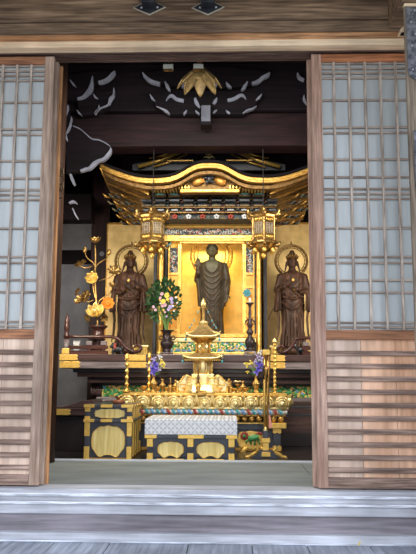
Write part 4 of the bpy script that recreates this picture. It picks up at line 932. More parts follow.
# string of beads hanging from the niche left side hand region is part of pagoda (see below)
# --- side statues
def side_statue(px, label, seed, mirror, ytop, ybot):
    Y = 2.52; c = P(px, 300, Y); zb = ZT+0.002; Ht = PZ(ytop, Y)-zb
    t = thing('robed_statue', (c.x, Y, zb), label, 'statue', 'carved statues flanking the shrine')
    zp = PZ(ybot, Y)
    b = MB(); random.seed(seed)
    for k in range(11):
        a = 2*pi*k/11; b.ell((c.x+.085*cos(a), Y+.06*sin(a), zb+.042), (.045, .04, .03+.012*random.random()), None, 10, 8)
    b.ell((c.x, Y, zb+.036), (.10, .08, .034)); b.build('rock_pedestal', M_carved, t, remesh=.006)
    H = (Ht-(zp-zb))/1.08; Z = zp-0.005; X = c.x
    b = MB(); statue_body(b, H, (X, Y, Z), 1.12, 1.03, seed, ufold=6, hs=1.18)
    m = -1 if mirror else 1
    arm_tube(b, [(X-m*.125*H, Y, Z+.775*H), (X-m*.165*H, Y-.01*H, Z+.62*H), (X-m*.08*H, Y-.10*H, Z+.60*H)], [.044*H, .040*H, .026*H])
    add_hand(b, (X-m*.075*H, Y-.108*H, Z+.60*H), (m*.8, -.4, .35), (0, -.3, 1), H*.85, .7)
    arm_tube(b, [(X+m*.125*H, Y, Z+.775*H), (X+m*.165*H, Y-.005*H, Z+.63*H), (X+m*.10*H, Y-.10*H, Z+.66*H)], [.044*H, .040*H, .026*H])
    add_hand(b, (X+m*.095*H, Y-.108*H, Z+.665*H), (-m*.7, -.3, .5), (0, -1, .2), H*.85, .7)
    for s in (-1, 1):        # scarves falling from the forearms
        pts = [(X+s*.165*H, Y-.03*H, Z+.63*H), (X+s*.170*H, Y-.04*H, Z+.48*H), (X+s*.150*H, Y-.03*H, Z+.32*H), (X+s*.158*H, Y-.04*H, Z+.16*H), (X+s*.178*H, Y-.04*H, Z+.08*H)]
        b.tube(pts, [.022*H, .020*H, .017*H, .015*H, .006*H], 10, flat=.6)
        b.tube([(X+s*.12*H, Y-.06*H, Z+.50*H), (X+s*.06*H, Y-.093*H, Z+.43*H), (X-s*.02*H, Y-.095*H, Z+.415*H)], .009*H, 7)
    for s in (-1, 1):     # wide hanging sleeves
        b.loft([[(X+s*(.158+.026*cos(a)+.006*k)*H, Y+(-.03+(.045+.006*k)*sin(a)+.006*sin(5*a))*H, Z+(.64-.06*k)*H) for a in [2*pi*i/24 for i in range(24)]] for k in range(5)])
        for k in range(4): b.tube([(X+s*(.175-.012*k)*H, Y-(.055+.012*k)*H, Z+.60*H), (X+s*(.17-.012*k)*H, Y-(.07+.012*k)*H, Z+.5*H), (X+s*(.16-.010*k)*H, Y-(.07+.010*k)*H, Z+.40*H)], [.006*H, .008*H, .006*H], 6)
    for k in range(9):    # deep crossing drapery
        u = -.10+.025*k; b.tube([(X+u*H, Y-.080*H, Z+.40*H), (X+(u*.9+.012*sin(k*2))*H, Y-.094*H, Z+.25*H), (X+u*1.1*H, Y-.090*H, Z+.10*H), (X+u*1.15*H, Y-.098*H, Z+.02*H)], [.004*H, .008*H, .008*H, .010*H], 6)
    b.tube([(X-.10*H, Y-.075*H, Z+.74*H), (X-.02*H, Y-.10*H, Z+.64*H), (X+.08*H, Y-.085*H, Z+.55*H)], .012*H, 8)
    b.tube([(X-.112*H, Y-.06*H, Z+.555*H), (X, Y-.092*H, Z+.53*H), (X+.112*H, Y-.06*H, Z+.555*H)], .014*H, 8)
    b.build('body', M_carved, t, remesh=.0042)
    # high dressed hair and crown
    H0 = H; hz = Z+(.867+.058*1.18)*H; H = H*1.12; b = MB()
    b.ell((X, Y+.010*H, hz+.014*H), (.052*H, .052*H, .052*H)); b.ell((X, Y+.004*H, hz+.066*H), (.040*H, .038*H, .036*H)); b.ell((X, Y+.004*H, hz+.098*H), (.026*H, .026*H, .026*H))
    for s in (-1, 1): b.tube([(X+s*.048*H, Y, hz+.01*H), (X+s*.062*H, Y-.01*H, hz-.05*H), (X+s*.075*H, Y-.02*H, hz-.11*H)], [.014*H, .010*H, .005*H], 8)
    b.build('dressed_hair', M_carved, t, remesh=.004)
    b = MB(); b.torus((X, Y-.005*H, hz+.036*H), .050*H, .005*H, 'z', 30)
    for k in range(7):
        a = -pi/2+(k-3)*.42; L = .06-.011*abs(k-3)
        b.tube([(X+.050*H*cos(a), Y+.050*H*sin(a), hz+.036*H), (X+.058*H*cos(a), Y+.058*H*sin(a), hz+(.04+L*.6)*H), (X+.056*H*cos(a), Y+.056*H*sin(a), hz+(.04+L)*H)], [.011*H, .009*H, .002*H], 6)
    b.build('crown', G_dim, t, smooth=True)
    b = MB(); hr = .155*H; hy = Y+.075
    b.torus((X, hy, hz+.03*H), hr, .011, 'y', 60); b.torus((X, hy, hz+.03*H), hr*.84, .004, 'y', 60)
    for k in range(24):
        a = 2*pi*k/24; b.tube([(X+hr*.84*cos(a), hy, hz+.03*H+hr*.84*sin(a)), (X+hr*cos(a+.12), hy, hz+.03*H+hr*sin(a+.12))], .0028, 5)
    for k in range(1): a = pi/2; b.tube([(X+hr*cos(a), hy, hz+.03*H+hr*sin(a)), (X+(hr+.04)*cos(a), hy, hz+.03*H+(hr+.04)*sin(a))], [.012, .002], 6)
    b.tube([(X, hy, hz+.03*H-hr), (X, hy, Z+.3*H), (X, Y+.05, Z+.1*H)], .006, 6)
    b.build('ring_halo', G_dim, t, smooth=True); H = H0
    MB().ell((X+m*.0*H, Y-.097*H, Z+.735*H), (.016*H, .006*H, .020*H), None, 10, 6).build('gilt_chest_jewel', G, t, smooth=True)
    MB().ell((X-m*.015*H, Y-.118*H, Z+.625*H), (.016*H, .016*H, .012*H), None, 10, 6).build('gilt_offering', G, t, smooth=True)
    return t, X, Y, Z, H
t, X, Y, Z, H = side_statue(129.5, 'carved brown robed statue with ring halo, left of the shrine beside gilt lotus plant', 21, False, 249, 350)
MB().tube([P(126, 296, Y-.13), P(138, 302, Y-.13), P(151, 313, Y-.13)], .003, 5).build('thin_rod', W_pillar, t)
t, X, Y, Z, H = side_statue(292.5, 'carved brown robed statue with ring halo, right of the shrine next to door', 33, True, 249, 348)
pv, _ = smooth([(305, 283), (294, 293), (285, 300), (276, 305), (271, 313), (268.5, 320)], [1]*6, 4)
MB().tube([P(p.x, p.y, Y-.13) for p in pv], .003, 5).build('thin_rod', W_pillar, t)
# ================================================================ SMALL ALTAR GOODS ON THE TIERED ALTAR
# gilded lotus plant in its pot
Yq = 2.25
q = P(98, 340, Yq); pot = thing('lotus_pot', (q.x, Yq, ZT), 'red-brown lacquered round pot holding the gilt lotus plant, behind left railing', 'pot')
z = lambda p: PZ(p, Yq)
MB().lathe([(0.0, ZT), (0.052, ZT), (0.060, ZT+.012), (0.045, z(347)), (0.043, z(343)), (0.055, z(337)), (0.046, z(333)), (0.040, z(331)), (0.062, z(328.5)), (0.076, z(327.5)), (0.076, z(326)), (0.06, z(326)), (0.03, z(329)), (0.0, z(329))], (q.x, Yq, 0), 28).build('pot_body', W_lacr, pot, smooth=True)
MB().torus((q.x, Yq, z(340)), .056, .006, 'z', 30).build('pot_ring', W_lacr, pot, smooth=True)
lp = thing('gilt_lotus_plant', (q.x, Yq, z(329)), 'tall gilt metal lotus plant with curling stems, blossoms and leaves, standing in pot', 'lotus ornament')
stx = lambda px, py, dy=0: P(px, py, Yq+dy)
for pts, r_ in (([(97.5, 328), (97, 310), (95, 280), (95.5, 262), (95.2, 245)], .008), ([(96, 300), (93.5, 290), (92.5, 280), (93, 270)], .005),
    ([(95.2, 268), (93.5, 263), (89, 259.5), (86, 256), (84.8, 251)], .0045), ([(95.5, 268), (98, 264), (103, 260.5), (107, 258), (109, 254)], .0045),
    ([(98, 306), (99.5, 301), (104, 297), (108, 295), (111, 291), (112, 287)], .0045), ([(99, 281), (104, 279), (109, 278), (113, 275)], .004),
    ([(93.5, 300), (88, 302), (82, 300), (80, 297)], .0045), ([(92, 266), (86, 268), (80, 266)], .004)):
    MB().tube([stx(a, c) for a, c in smooth(pts, [1]*len(pts), 4)[0]], r_, 7).build('stem', G_brass, lp, smooth=True)
def blossom(parent, c, r, dirv, m, nm='lotus_blossom', layers=((8, 1.0, 1.0), (8, .75, .5), (6, .5, .2)), core=True):
    d = Vector(dirv).normalized(); u = d.orthogonal().normalized(); v = d.cross(u); b = MB(); c = Vector(c)
    for li, (n_, L, op) in enumerate(layers):
        for k in range(n_):
            a = 2*pi*k/n_+li*.4; rad = u*cos(a)+v*sin(a); dd = rad*op+d*(1.15-op)
            b.petal(c+rad*r*.1, dd, d, r*L, r*.75*L, curl=.75, cup=.3)
    if core: b.ell(c+d*r*.12, (r*.24,)*3, None, 10, 7)
    return b.build(nm, m, parent, smooth=True, solid=.0025)
blossom(lp, stx(92.5, 279.5, -.05), .062, (0, -1, .25), G_blos)
blossom(lp, stx(96, 315, -.06), .088, (0, -.75, .6), G_blos)
blossom(lp, stx(107.8, 304.3, -.07), .060, (.2, -1, .15), G_orange)
blossom(lp, stx(112, 286.5, -.03), .035, (.2, -.6, .8), G_brass)
blossom(lp, stx(81, 301, -.02), .05, (-.6, -.7, .4), G_brass)
blossom(lp, stx(95.2, 243, 0), .060, (0, -.1, 1), G_brass, layers=((8, 1.0, .95), (6, .35, .2)), core=False)
MB().lathe([(.012, 0), (.016, .015), (.014, .03), (.024, .045), (.018, .047), (0, .03)], stx(95.2, 243), 14).build('candle_cup', G, lp, smooth=True)
for px, py, tl in ((84.8, 250, -.2), (109, 252.5, .4)):
    b = MB(); c = stx(px, py)
    b.ell(c, (.017, .017, .024), Matrix.Rotation(tl, 3, 'Y'), 12, 10)
    for k in range(5): a = k*1.2566; b.petal(c+Vector((.008*cos(a), .008*sin(a), -.022)), (cos(a)*.5, sin(a)*.5, 1), (-cos(a), -sin(a), 0), .05, .022, .5, -.1)
    b.build('lotus_bud', G_brass, lp, smooth=True, solid=.002)
def lotus_leaf(c, r, dirv, m=G_brass):
    d = Vector(dirv).normalized(); u = d.orthogonal().normalized(); v = d.cross(u); b = MB(); R = []
    for j in range(1, 7):
        t_ = j/6; R.append([Vector(c)+(u*cos(a)+v*sin(a))*r*t_*(1+.10*t_*cos(7*a))+d*(r*.25*t_*t_+.10*r*t_*sin(7*a)) for a in [2*pi*i/42 for i in range(42)]])
    b.loft(R, cap=False); b.build('lotus_leaf', m, lp, smooth=True, solid=.003)
lotus_leaf(stx(80.5, 264.5), .052, (-.3, -.6, .75)); lotus_leaf(stx(113.5, 271), .050, (.3, -.8, .5)); lotus_leaf(stx(86, 297), .055, (-.5, -.7, .3)); lotus_leaf(stx(78, 292), .035, (-.7, -.5, .3), G_dim)
lotus_leaf(stx(88, 318), .035, (-.5, -.5, -.3)); lotus_leaf(stx(104, 318), .035, (.5, -.5, -.3))
# votive trinkets
def trinket(px, py0, py1, hwid, Y, label, cat, name, m, lid=None):
    a = PX(px, Y, 345); z0 = ZT; z1 = PZ(py0, Y)
    t = thing(name, (a, Y, z0), label, cat)
    MB().box(a-hwid, a+hwid, Y, Y+.04, z0, z0+(z1-z0)*.72).build('box_body', m, t, .003)
    MB().box(a-hwid-.004, a+hwid+.004, Y-.004, Y+.044, z0+(z1-z0)*.72, z1).build('lid', lid or m, t, .003)
    return t
t = trinket(76.5, 341, 354, .024, 2.19, 'little white box with blue and red dots behind left railing', 'box', 'votive_box', C_white, C_white)
b = MB()
for k in range(5): b.ell((PX(73.8+k*1.3, 2.19, 345), 2.187, ZT+.03+.02*(k % 2)), (.006, .003, .006), None, 8, 5)
b.build('painted_dots', C_blue, t, smooth=True)
def guardian(px, label, s):
    Y = 2.20; c = P(px, 350, Y); t = thing('guardian_animal', (c.x, Y, ZT), label, 'figurine', 'crouching animal figurines on the altar corners')
    b = MB(); X, Z = c.x, ZT
    b.ell((X, Y, Z+.045), (.048, .026, .028)); b.ell((X+s*.035, Y-.005, Z+.072), (.026, .024, .025)); b.ell((X+s*.055, Y-.012, Z+.064), (.014, .014, .011))
    for dx in (-.03, .03):
        for dy in (-.015, .015): b.tube([(X+dx, Y+dy, Z+.045), (X+dx*1.2+.006*s, Y+dy, Z+.02), (X+dx*1.2, Y+dy, Z)], [.014, .010, .011], 8)
    b.tube([(X-s*.04, Y, Z+.05), (X-s*.06, Y, Z+.08), (X-s*.045, Y, Z+.105)], [.012, .014, .004], 8)
    for e_ in (-1, 1): b.ell((X+s*.028, Y+e_*.015, Z+.095), (.006, .005, .012), None, 8, 6)
    b.build('body', K_lac, t, remesh=.0035)
    b = MB()
    for k in range(9): a = k*.7; b.torus((X+s*.022, Y-.020-.001*k, Z+.07+.012*sin(a)), .009, .004, 'y', 10, 5)
    b.build('curled_mane', C_red, t, smooth=True)
guardian(118, 'small black crouching animal figure with red mane on left altar corner', -1)
guardian(302, 'small black crouching animal figure with red mane on right altar corner', 1)
# bronze flower vase + bouquet
Yv = 2.22; v = P(167, 345, Yv); z = lambda p: PZ(p, Yv)
va = thing('flower_vase', (v.x, Yv, ZT), 'dark bronze vase with flared lip and ring handles left of the golden pagoda', 'vase')
MB().box(v.x-.05, v.x+.05, Yv-.04, Yv+.04, ZT, ZT+.018).build('stand', W_lacr, va, .003)
zb_ = ZT+.018
MB().lathe([(0, zb_), (.036, zb_), (.036, zb_+.01), (.026, z(351.5)), (.040, z(348)), (.056, z(344.5)), (.054, z(342)), (.034, z(340)), (.029, z(336)), (.032, z(333.5)), (.046, z(331.5)), (.058, z(330.8)), (.058, z(330.2)), (.046, z(330.6)), (.02, z(334)), (0, z(334))], (v.x, Yv, 0), 32).build('vase_body', M_bronze, va, smooth=True)
for s in (-1, 1): MB().torus((v.x+s*.050, Yv, z(338)), .016, .005, 'y', 16).build('handle', M_bronze, va, smooth=True)
bq = thing('flower_bouquet', (v.x, Yv, z(332)), 'tall leafy bouquet with yellow, pink and white flowers in the dark bronze vase', 'bouquet')
random.seed(4); b = MB(); cz = z(302)
for k in range(460):
    a = random.uniform(0, 2*pi); u = random.random()**.5
    px = 164 + 16.0*u*cos(a); py = 301 + 20.5*u*sin(a)
    if py > 312 and abs(px-164) < 4: continue
    c = P(px, py, Yv+random.uniform(-.06, .07)); dd = Vector((cos(a)*.9, random.uniform(-.9, .3), -sin(a)*.9+.25))
    b.petal(c, dd, (random.uniform(-.3, .3), -1, .3), random.uniform(.030, .045), random.uniform(.014, .021), random.uniform(.2, .7), .3, 4, 3)
b.build('foliage', M_leafg, bq, solid=.0015, kind='stuff')
for k in range(14):
    px, py = 164+random.uniform(-9, 9), random.uniform(300, 316)
    MB().tube([P(166.6+(px-164)*.12, 332, Yv), P(165.8+(px-164)*.4, 322, Yv-.02), P(px, py, Yv-.05)], [.0035, .003, .0025], 5).build('stem', M_stem, bq)
for (px, py, r_, m) in ((167, 295.5, .026, F_yel), (163.5, 301.5, .024, F_yel), (167.5, 299.5, .015, F_yel), (162.0, 294, .017, F_pink), (160.3, 298, .013, F_pink), (165, 305, .019, F_pink), (162.5, 306, .014, F_pink), (171.5, 299, .020, F_lil), (172, 302.5, .016, F_lil), (170.5, 307, .021, F_lil),
    (168.5, 309.5, .016, F_lil), (173, 306, .012, F_white), (153.5, 307, .014, F_pink), (155.5, 310, .014, F_pink), (176, 297.5, .010, F_white), (177, 303, .009, F_white), (165, 312, .012, F_pink), (166.5, 316.5, .010, F_lil), (174, 311, .009, F_white), (160.5, 303.5, .009, F_white), (163.5, 310, .010, F_yel)):
    c = P(px, py, Yv-.10); b = MB()
    for li, (n_, L, op) in enumerate(((9, 1, 1), (8, .75, .6), (6, .5, .25))):
        for k in range(n_):
            a = 2*pi*k/n_+li*.3; rad = Vector((cos(a), 0, sin(a))); b.petal(c, rad*op+Vector((0, -1, 0))*(1.1-op), (0, -1, 0), r_*L, r_*.6*L, .6, .2, 4, 3)
    b.ell(c+Vector((0, -r_*.25, 0)), (r_*.3,)*3, None, 7, 5); b.build('blossom', m, bq, smooth=True, solid=.001)
# candlestick
c = P(250, 345, Yv); 
cs = thing('candlestick', (c.x, Yv, ZT), 'tall dark bronze baluster candlestick with drip pan right of the golden pagoda', 'candlestick')
MB().box(c.x-.048, c.x+.048, Yv-.05, Yv+.05, ZT, ZT+.03).build('stand', W_lacg, cs, .003)
MB().box(c.x-.03, c.x+.03, Yv-.054, Yv-.049, ZT+.006, ZT+.024).build('stand_plate', G_brass, cs, .001)
z0 = ZT+.03
MB().lathe([(0, z0), (.048, z0), (.05, z0+.008), (.036, z0+.018), (.026, z(350.5)), (.034, z(347)), (.043, z(343)), (.040, z(340)), (.020, z(336.5)), (.016, z(335)), (.026, z(333.5)), (.030, z(331.5)), (.018, z(329.5)), (.014, z(328)), (.022, z(326)), (.026, z(324)), (.016, z(321)), (.010, z(318)), (.014, z(314)), (.010, z(308)), (.014, z(306)), (.018, z(304.5)), (.030, z(304)), (.034, z(303)), (.028, z(302.7)), (0, z(303))], (c.x, Yv, 0), 28).build('stick_body', M_bronze, cs, smooth=True)
for s in (-1, 1): MB().tube([(c.x+s*.012, Yv, z(319)), (c.x+s*.032, Yv, z(321)), (c.x+s*.042, Yv, z(324)), (c.x+s*.026, Yv, z(324.5))], [.007, .008, .006, .003], 7).build('leaf_ornament', M_bronze, cs, smooth=True)
cn = MB().lathe([(0, 0), (.0105, 0), (.0105, .040), (.006, .043), (0, .043)], (c.x, Yv, z(303)), 16)
cn.tube([(c.x, Yv, z(303)+.042), (c.x+.002, Yv, z(303)+.052)], .0012, 5)
tag(cn.build('candle', M_wax, None, smooth=True), 'short white unlit candle standing on the dark bronze candlestick', 'candle')
c2 = P(247, 293, YC-.03); b = MB()
for k in range(8): a = k*pi/4; b.petal(c2+Vector((0, 0, 0)), (cos(a), -.15, sin(a)*1.25), (0, -1, 0), .040, .026, .3, .2, 5, 3)
b.ell(c2+Vector((0, -.008, 0)), (.010, .008, .010), None, 8, 6); tag(b.build('blue_rosette', C_teal, None, smooth=True, solid=.003), 'round blue-green petalled rosette on the shrine side door above the candlestick', 'ornament')
# ================================================================ GILT ALTAR TABLE WITH LOTUS PETAL EDGE
YT = 1.68
tx0, tx1 = PX(119.5, YT, 400), PX(290, YT, 400); tcx = (tx0+tx1)/2
z = lambda p: PZ(p, YT)
ZTT = PZ(393, YT); TB = 2.06
tb = thing('offering_table', (tcx, 1.86, .004), 'wide gilt offering table with lotus petal edge, striped cord and painted lion panel', 'table')
MB().box(tx0+.02, tx1-.02, YT+.02, TB, z(396), ZTT).build('table_top', G, tb, .004)
MB().box(tx0+.03, tx1-.03, YT+.03, TB, z(407), z(396)).build('lotus_bed', G_old, tb, .004)
N = 11
for k in range(N):                          # big lotus petals along the front
    x = tx0+(tx1-tx0)*(k+.5)/N; hw_ = (tx1-tx0)/N*.5
    b = MB(); zm = z(401.6)
    b.ell((x, YT+.012, zm-.012), (hw_*.98, .020, .058), None, 20, 12)
    b.torus((x, YT-.006, zm-.012), hw_*.80, .006, 'y', 24, 6, -.35, pi+.35)
    b.torus((x, YT-.010, zm-.014), hw_*.54, .006, 'y', 20, 6, -.4, pi+.4)
    b.ell((x, YT-.006, zm-.016), (hw_*.34, .020, .024), None, 14, 8)
    b.build('lotus_petal', G_lotus, tb, smooth=True)
    if k < N-1: 
        b = MB(); b.petal((x+hw_, YT+.012, zm-.012), (0, -.15, 1), (0, -1, 0), .062, .034, .2, .2); b.build('lotus_petal_tip', G_bright, tb, smooth=True, solid=.003)
for s, xs_ in ((-1, tx0), (1, tx1)):
    for k in range(3):
        y = YT+.06+k*.12; b = MB(); b.ell((xs_-s*.004, y, z(401.6)), (.028, .055, .047), None, 12, 10); b.ell((xs_+s*.012, y, z(402.5)), (.020, .022, .024), None, 10, 8); b.build('lotus_petal', G_lotus, tb, smooth=True)
MB().box(tx0+.01, tx1-.01, YT+.0, TB, z(409.2), z(406.8)).build('bead_rail', G_bright, tb, .004)
# striped cord: twisted coloured pieces
cx0, cx1 = PX(139, YT, 411), PX(281, YT, 411)
b = MB().tube([(tx0+.02, YT+.02, z(411.8)), (tx1-.02, YT+.02, z(411.8))], .018, 10); cord = b.build('striped_cord', bpy.data.materials['white_blossom'], tb, smooth=True)
for k in range(30):
    x = tx0+.04+(tx1-tx0-.08)*k/30
    MB().tube([(x, YT+.004, z(409.6)), (x+.010, YT-.002, z(411.8)), (x+.020, YT+.002, z(414.0))], .0105, 6).build('cord_stripe', (C_blue, C_teal, C_blue, C_red, C_teal)[k % 5], cord)
MB().box(tx0+.03, tx1-.03, YT+.03, TB, z(416.5), z(414)).build('under_rail', G_old, tb, .003)
# lower row of turned down petals
for k in range(22):
    x = tx0+.04+(tx1-tx0-.08)*(k+.5)/22; b = MB()
    b.ell((x, YT+.03, z(419)), (.026, .022, .026), None, 12, 8); b.torus((x, YT+.010, z(418)), .015, .004, 'y', 14, 5, pi, 2*pi); b.build('hanging_petal', G_old, tb, smooth=True)
MB().box(tx0+.05, tx1-.05, YT+.04, TB, z(430), z(421.5)).build('frieze_board', K_lacB, tb, .003)
MB().box(tx0+.04, tx1-.04, YT+.03, YT+.04, z(424), z(422.5)).build('frieze_bead', G_fit, tb, .002)
bx1 = PX(276, YT, 440)
MB().box(tx0+.06, tx1-.07, YT+.05, TB, .03, z(430)).build('body', K_lacB, tb, .004)
# painted lion panel on the right, scalloped gilt cartouche
def cart(x0, x1, z0, z1, y, parent, name='cartouche', m=None, th=.006, lob=4):
    w2, h2 = (x1-x0)/2, (z1-z0)/2; cx, cz = (x0+x1)/2, (z0+z1)/2; pts = []
    for i in range(64):
        a = 2*pi*i/64; e_ = 3.0
        r_ = (abs(cos(a))**e_+abs(sin(a))**e_)**(-1/e_); r_ *= 1+.045*cos(lob*2*a)
        pts.append((cx+w2*r_*cos(a)*.97, cz+h2*r_*sin(a)*.97))
    return MB().prism(pts, y-th, y).build(name, m or G_pad, parent, .0015)
pA, pB = PX(237, YT+.05, 440), PX(264, YT+.05, 440)
pn = cart(pA, pB, PZ(448.5, YT+.05), PZ(430.5, YT+.05), YT+.048, tb, 'lion_panel', G)
q = lambda px, py: (P(px, py, YT+.04).x, YT+.038, P(px, py, YT+.04).z)
b = MB(); b.tube([q(258.5, 437), q(255, 437.5), q(251, 438.5), q(248, 438.5)], [.020, .022, .023, .018], 10, flat=1)
for (a, c, d, e_) in ((258, 439, 260, 444), (255, 440, 255, 445), (250, 440, 251.5, 444.5), (248, 440, 246, 443.5)): b.tube([q(a, c), q((a+d)/2-.5, (c+e_)/2), q(d, e_)], [.010, .008, .007], 6)
b.build('green_lion_body', C_green, pn, smooth=True)
b = MB()
for k in range(9): a = k*.7; p_ = q(244.5+2.6*cos(a), 436+2.6*sin(a)); b.ell(p_, (.013, .010, .013), None, 8, 6)
b.build('red_lion_mane', C_red, pn, smooth=True)
b = MB()
for a, c in ((259, 433), (261, 434), (257, 434)): b.ell(q(a, c), (.012, .007, .010), None, 8, 6)
b.build('red_lion_tail', C_red, pn, smooth=True)
b = MB(); b.ell(q(244.2, 436.2), (.014, .018, .014)); b.build('lion_face', C_green, pn, smooth=True)
for k, (a, c) in enumerate(((252, 436), (255, 439), (249, 439), (257.5, 437))): 
    b = MB(); b.torus(q(a, c), .007, .003, 'y', 10, 5); b.build('white_fur_curl', C_white, pn, smooth=True)
# curly gilt feet of the table at the right
def curlfoot(px0, px1, s):
    Y = YT+.02; b = MB()
    pts = [P(px0, 447, Y), P(px0+s*2, 451, Y), P(px0+s*5, 455, Y), P(px0+s*9, 457.5, Y), P(px0+s*13, 457, Y), P(px0+s*14, 454.5, Y), P(px0+s*12, 453.5, Y)]
    b.tube(pts, [.02, .02, .018, .016, .014, .011, .008], 8); b.build('scroll_foot', G_fit, tb, smooth=True)
curlfoot(262, 0, 1); curlfoot(246, 0, -1)
MB().box(tx0+.06, tx1-.10, YT+.045, TB, .006, .03).build('base_rail', G_old, tb, .003)
# right-hand post with gilt capital (table leg)
lx = PX(277, YT+.03, 440)
lg = MB().box(lx-.028, lx+.028, YT+.01, YT+.07, .01, z(424)).build('leg', K_lacB, tb, .004)
MB().box(lx-.055, lx+.068, YT-.005, YT+.085, z(428), z(422.5)).build('gilt_capital', G_fit, lg, .004)
for (a, c) in ((428, 433.5), (445, 451)): MB().prism([(lx-.031, z(a)), (lx+.031, z(a)), (lx+.031, z(c)+.006), (lx+.012, z(c)), (lx, z(c)+.010), (lx-.012, z(c)), (lx-.031, z(c)+.006)] if a < 440 else [(lx-.031, z(c)), (lx+.031, z(c)), (lx+.031, z(a)-.006), (lx+.012, z(a)), (lx, z(a)-.010), (lx-.012, z(a)), (lx-.031, z(a)-.006)], YT+.006, YT+.073).build('gilt_leg_mount', G_fit, lg, .002)
# ================================================================ GOLDEN PAGODA RELIQUARY
YP = 1.86
pc_ = P(203, 380, YP); X = pc_.x; z = lambda p: PZ(p, YP); U = 5.46/CF
pg = thing('golden_pagoda', (X, YP, ZTT), 'golden two-roofed miniature pagoda with tall spire standing centre on the offering table', 'pagoda')
MB().lathe([(0, ZTT), (.20, ZTT), (.20, ZTT+.015), (.185, z(387)), (.175, z(384)), (0, z(384))], (X, YP, 0), 8, ph=pi/8).build('base_plinth', G_bright, pg, .004)
# pierced gilt stair balustrades on both sides, seen as stepped wings
for s in (-1, 1):
    wing = [(s*5, 394), (s*23.5, 394), (s*24.5, 388), (s*23.5, 383), (s*20, 379.5), (s*18.5, 377), (s*15, 375), (s*11.5, 377.5), (s*8, 378), (s*5, 377)]
    pts = [(X+a*U, z(c)) for a, c in wing]
    wg = MB().prism(pts if s > 0 else pts[::-1], YP-.120, YP-.100).build('stepped_wing', G_bright, pg, .003)
    b = MB()
    b.tube([(X+a*U, YP-.128, z(c)) for a, c in wing[2:]], .006, 6)
    b.tube([(X+s*6*U, YP-.128, z(391.5)), (X+s*23.5*U, YP-.128, z(391.5))], .005, 6); b.tube([(X+s*6*U, YP-.128, z(384.5)), (X+s*22*U, YP-.128, z(384.5))], .005, 6)
    b.torus((X+s*13*U, YP-.128, z(380.5)), .014, .004, 'y', 16, 6); b.build('wing_tracery', G, wg, smooth=True)
    MB().ell((X+s*15.5*U, YP-.127, z(388)), (.032, .006, .014), None, 14, 6).build('oval_boss', G_orange, wg, smooth=True)
    for a in (5.5, 15, 24): MB().lathe([(.008, z(394)), (.008, z(378 if a < 20 else 384)), (.011, z(377 if a < 20 else 383)), (.002, z(374.5 if a < 20 else 380.5))], (X+s*a*U, YP-.13, 0), 10).build('wing_post', G_bright, wg, smooth=True)
MB().box(X-.085, X+.085, YP-.08, YP+.08, z(384), z(374)).build('lower_body', G_bright, pg, .004)
b = MB()
for k in range(4): b.box(X-.030-.004*0, X+.030, YP-.21+.02*k, YP-.08, z(394), z(394-2.2*(k+1)))
b.build('front_steps', G_old, pg, .002)
MB().lathe([(.060, z(376)), (.066, z(374)), (.070, z(368)), (.066, z(360)), (.058, z(356)), (.0, z(356))], (X, YP, 0), 32).build('round_body', G_bright, pg, smooth=True)
for k in range(8):
    a = k*pi/4+pi/8; b = MB(); b.tube([(X+.072*cos(a), YP+.072*sin(a), z(376)), (X+.076*cos(a), YP+.076*sin(a), z(366)), (X+.074*cos(a), YP+.074*sin(a), z(357))], .007, 8)
    b.build('pillar', G_bright, pg, smooth=True)
def proof(zlo, ztop, zeave, hw_, hw2, nm):
    R = []
    for t_ in [i/8 for i in range(9)]:
        w_ = hw_+(hw2-hw_)*t_; zz = zeave+(ztop-zeave)*(t_**1.5)*1.0
        R.append([(X+w_*c_, YP+w_*d_, zz+(.018*(abs(c_)*abs(d_))**6*(1-t_)**2)) for c_, d_ in SQ])
    b = MB(); b.loft([[(p_[0]*1.0, p_[1], p_[2]-.012) for p_ in R[0]]]+R); o = b.build(nm, G_proof, pg)
    b = MB()
    for i in range(4):
        c_, d_ = [(-1, -1), (1, -1), (1, 1), (-1, 1)][i]
        b.tube([(X+hw2*c_, YP+hw2*d_, ztop), (X+(hw_*.5+hw2*.5)*c_, YP+(hw_*.5+hw2*.5)*d_, zeave+(ztop-zeave)*.36), (X+hw_*c_, YP+hw_*d_, zeave+.016), (X+hw_*1.07*c_, YP+hw_*1.07*d_, zeave+.030)], [.006, .007, .008, .003], 7)
        e0 = (c_, d_); e1 = [(-1, -1), (1, -1), (1, 1), (-1, 1)][(i+1) % 4]
        b.tube([(X+hw_*(e0[0]*(1-u)+e1[0]*u), YP+hw_*(e0[1]*(1-u)+e1[1]*u), zeave-.008+.02*(abs(2*u-1))**6) for u in [j/12 for j in range(13)]], .0075, 7)
    b.build('ridge_and_eave_bead', G_bright, o, smooth=True)
    b = MB()
    for i in range(20):
        u = -1+2*(i+.5)/20; b.box(X+hw_*u*.94-.003, X+hw_*u*.94+.003, YP-hw_*.96, YP-hw_*.3, zlo, zlo+.010)
    b.build('rafter_row', G, o)
    for s in (-1, 1):
        b = MB(); b.tube([(X+s*hw_*1.02, YP-hw_*1.02, zeave+.006), (X+s*hw_*1.02, YP-hw_*1.02, zeave-.022)], .0015, 5); b.lathe([(.009, -.016), (.007, 0), (.003, .006), (0, .007)], (X+s*hw_*1.02, YP-hw_*1.02, zeave-.028), 10)
        b.build('wind_bell', C_teal, o, smooth=True)
SQ = []
for c_ in range(4):
    for j in range(8):
        u = -1+2*j/8
        SQ.append([(u, -1), (1, u), (-u, 1), (-1, -u)][c_])
u = 0
proof(z(361), z(353), z(357.5), .146, .055, 'lower_roof')
MB().lathe([(.075, z(360)), (.095, z(358)), (.115, z(356.5)), (0, z(356))], (X, YP, 0), 4, ph=pi/4).build('lower_brackets', G, pg, .003)
MB().lathe([(.050, z(354)), (.052, z(348)), (.048, z(341)), (0, z(341))], (X, YP, 0), 24).build('upper_body', G_bright, pg, smooth=True)
